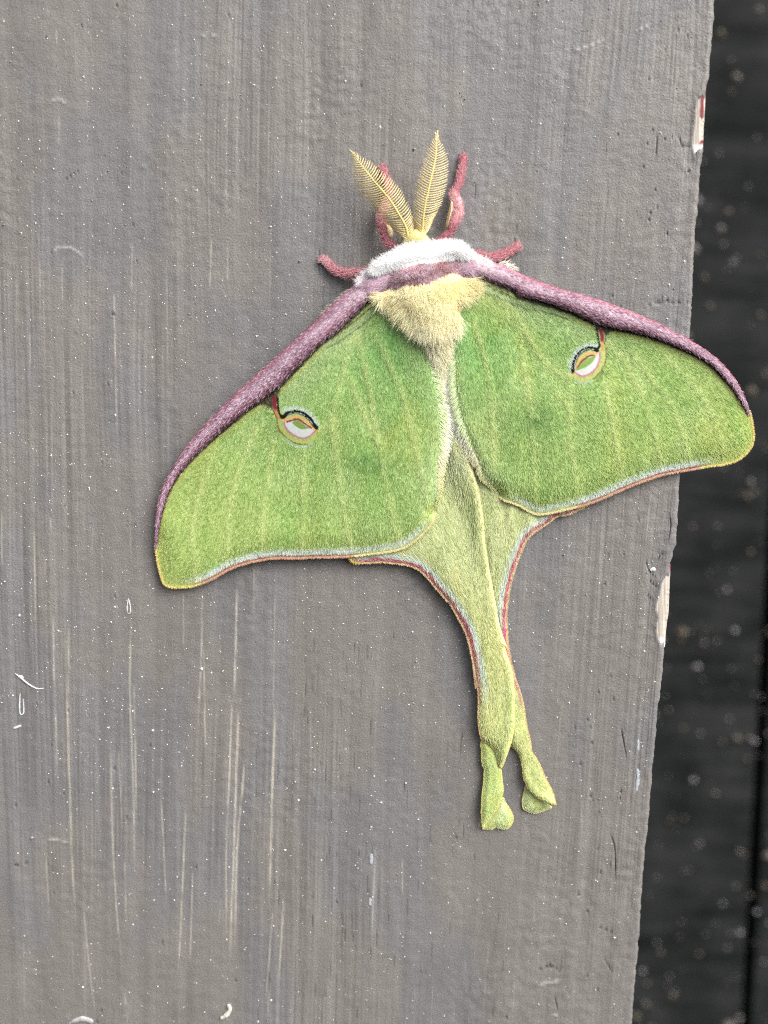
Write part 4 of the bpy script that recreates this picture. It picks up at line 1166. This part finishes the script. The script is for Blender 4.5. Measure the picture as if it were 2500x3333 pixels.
a1 = antenna(cQ((965, 1700), (955, 1590), (930, 1480), (870, 1360), (780, 1210), (690, 1070), (560, 910), (430, 760), (320, 620), (230, 500), (170, 400), (82, 312)),
             cQ((900, 1630), (780, 1540), (640, 1420), (500, 1280), (400, 1170), (290, 1040), (200, 910), (140, 770), (115, 640), (118, 520), (120, 430), (82, 312)),
             cQ((1010, 1640), (1050, 1530), (1055, 1420), (1020, 1260), (950, 1110), (860, 930), (760, 800), (640, 690), (500, 580), (400, 490), (260, 410), (82, 312)), 43, 4.6, 2.6)
a2 = antenna(cQ((1140, 1670), (1165, 1560), (1180, 1420), (1195, 1260), (1225, 1090), (1260, 930), (1300, 760), (1340, 600), (1370, 440), (1385, 280), (1385, 150), (1405, 20)),
             cQ((1080, 1620), (1060, 1500), (1045, 1370), (1045, 1220), (1055, 1060), (1070, 900), (1110, 740), (1165, 560), (1220, 400), (1290, 230), (1355, 110), (1405, 20)),
             cQ((1230, 1610), (1300, 1450), (1350, 1320), (1420, 1210), (1475, 1090), (1520, 930), (1550, 770), (1565, 600), (1550, 430), (1500, 280), (1430, 150), (1405, 20)), 43, 4.6, 3.4)
a1['label'] = 'feathery yellow antenna crossing over a pink leg'
a2['label'] = 'feathery yellow antenna standing clear of the legs'

# ---------------- legs
def leg(pts, rads, hs_, cols, claw, label, nh=2200, hl=(8, 18)):
    p = spline([(x, y, h, r) for (x, y), h, r in zip(pts, hs_, rads)], 70)
    path = P(p[:, 0], p[:, 1], p[:, 2])
    t = np.linspace(0, 1, 70)
    p[:, 3] *= 0.82 * (1 - 0.16 * np.exp(-((t - .3) / .03) ** 2) - 0.2 * np.exp(-((t - .66) / .03) ** 2))
    rad = p[:, 3] * 5e-5
    v, q = tube(path, rad, 14)
    ck = np.linspace(0, 1, len(cols))
    cf = lambda tt: np.stack([np.interp(tt, ck, [c_[k] for c_ in cols]) for k in range(3)], -1)
    jn = np.exp(-((np.repeat(t, 14) - .3) / .018) ** 2) + np.exp(-((np.repeat(t, 14) - .66) / .018) ** 2)
    o = mk('leg', v, q, None, lin(mixc(cf(np.repeat(t, 14)), (96, 40, 50), np.clip(jn, 0, 1) * .8)), MAT_LEG, moth, BASE)
    o['label'] = label
    g = np.random.default_rng(int(pts[0][0]))
    k = (g.random(nh) * 68).astype(int)
    s = g.uniform(-.95, .95, nh)
    tn = np.gradient(p[:, :2], axis=0)[k]
    tn /= np.linalg.norm(tn, axis=1)[:, None] + 1e-9
    nrm = np.stack([-tn[:, 1], tn[:, 0]], 1)
    root = p[k, :2] + nrm * (s * p[k, 3])[:, None]
    hr = p[k, 2] + p[k, 3] * .05 * np.sqrt(1 - s ** 2)
    cc = cf(k / 69.0) + g.normal(0, 15, (nh, 1))
    cc = np.where((g.random(nh) < .45)[:, None], mixc(cc, (248, 214, 216), np.full(nh, .6)), cc)
    hairs('leg_fur', root, tn + nrm * (s * .75)[:, None] + g.normal(0, .2, (nh, 2)), g.uniform(*hl, nh), g.uniform(1.5, 2.5, nh), lin(cc), hr - .05, hr + g.uniform(-.1, .12, nh), MAT_HAIR, o)
    for cx_, cy_ in claw:
        a = np.linspace(0, 1, 5)
        pp = np.stack([p[-1, 0] + (cx_ - p[-1, 0]) * a, p[-1, 1] + (cy_ - p[-1, 1]) * a], 1)
        v, q = tube(P(pp[:, 0], pp[:, 1], p[-1, 2] * (1 - a) + .06), np.linspace(3.2, 1.6, 5) * 5e-5, 6)
        mk('claw', v, q, None, None, MAT_DARK, o).data.transform(Matrix.Translation(-Vector(BASE)))
    return o
PK, PKD, PKL, BR = (212, 128, 140), (168, 80, 94), (232, 170, 174), (182, 130, 126)
leg(cA((1000, 900), (930, 868), (985, 835), (1030, 785), (1052, 740), (1082, 660), (1085, 590), (1062, 530), (1062, 485), (1092, 440), (1108, 360), (1120, 290), (1128, 218)), (12, 13, 14, 11, 15, 20, 20, 18, 13, 13, 12, 10, 8),
    (3.6, 3.4, 3.2, 3.0, 2.8, 2.2, 1.8, 1.4, 1.1, .8, .6, .5, .4), (BR, PKD, PKD, PKD, PK, PKL, PKL, PKL, PK, PK, PK, PK, PK), cA((1092, 228)), 'pink furry front leg beside the upright antenna')
leg(cA((700, 915), (655, 905), (600, 880), (570, 850), (552, 790), (535, 720), (530, 670), (560, 600), (590, 520), (580, 430), (562, 370), (548, 330), (534, 298)), (11, 12, 13, 10, 14, 17, 17, 15, 11, 12, 10, 9, 8),
    (3.6, 3.3, 3.0, 2.8, 2.4, 2.0, 1.6, 1.2, 1.0, .7, .5, .4, .4), (BR, PKD, PKD, PKD, PK, PKL, PKL, PKL, PK, PK, PK, PK, PK), cA((563, 303)), 'pink furry front leg half hidden behind an antenna')
leg(cA((560, 1040), (470, 1056), (400, 1072), (330, 1082), (250, 1078), (190, 1050), (150, 1012), (125, 985), (92, 978)), (16, 15, 15, 14, 13, 12, 10, 10, 9), (3.0, 2.6, 2.0, 1.4, 1.0, .7, .5, .4, .4), (BR, BR, BR, PK, PK, PK, PK, PKL, PK), cA((146, 972), (84, 1000)), 'curved pink leg reaching out below the collar, with two dark claws')
leg(cA((1160, 960), (1240, 948), (1310, 968), (1380, 958), (1430, 938), (1480, 910), (1515, 890), (1535, 880)), (14, 13, 13, 14, 13, 12, 11, 9), (3.2, 2.6, 2.0, 1.2, .8, .6, .5, .4), (BR, PK, PK, PK, PK, PK, PK, PKL), cA((1492, 862)), 'short straight pink leg reaching out past the wing root')
# cream scale flaps on the two front shins
for pts, hh in ((cA((1040, 560), (1055, 620), (1040, 700), (1025, 760), (998, 748), (1005, 690), (1022, 620)), 2.4), (cA((560, 730), (600, 740), (620, 790), (608, 830), (575, 832), (562, 790)), 2.4)):
    p = spline(pts, 50, True)
    u, v, q = poly_grid(p, 2.5)
    de = seg_dist(u, v, np.vstack([p, p[:1]]))
    cc = np.array([248.0, 222, 178]) + ((vnoise(u / 4, v / 4, 221) - .5) * 26)[:, None]
    o = mk('shin_flap', P(u, v, hh + .5 * sstep(0, 9, de)), q, None, lin(cc), MAT_HAIR, moth, BASE)
    solid(o, 0.0002)

scene.cycles.filter_width = 1.05
scene.cycles.use_denoising = False
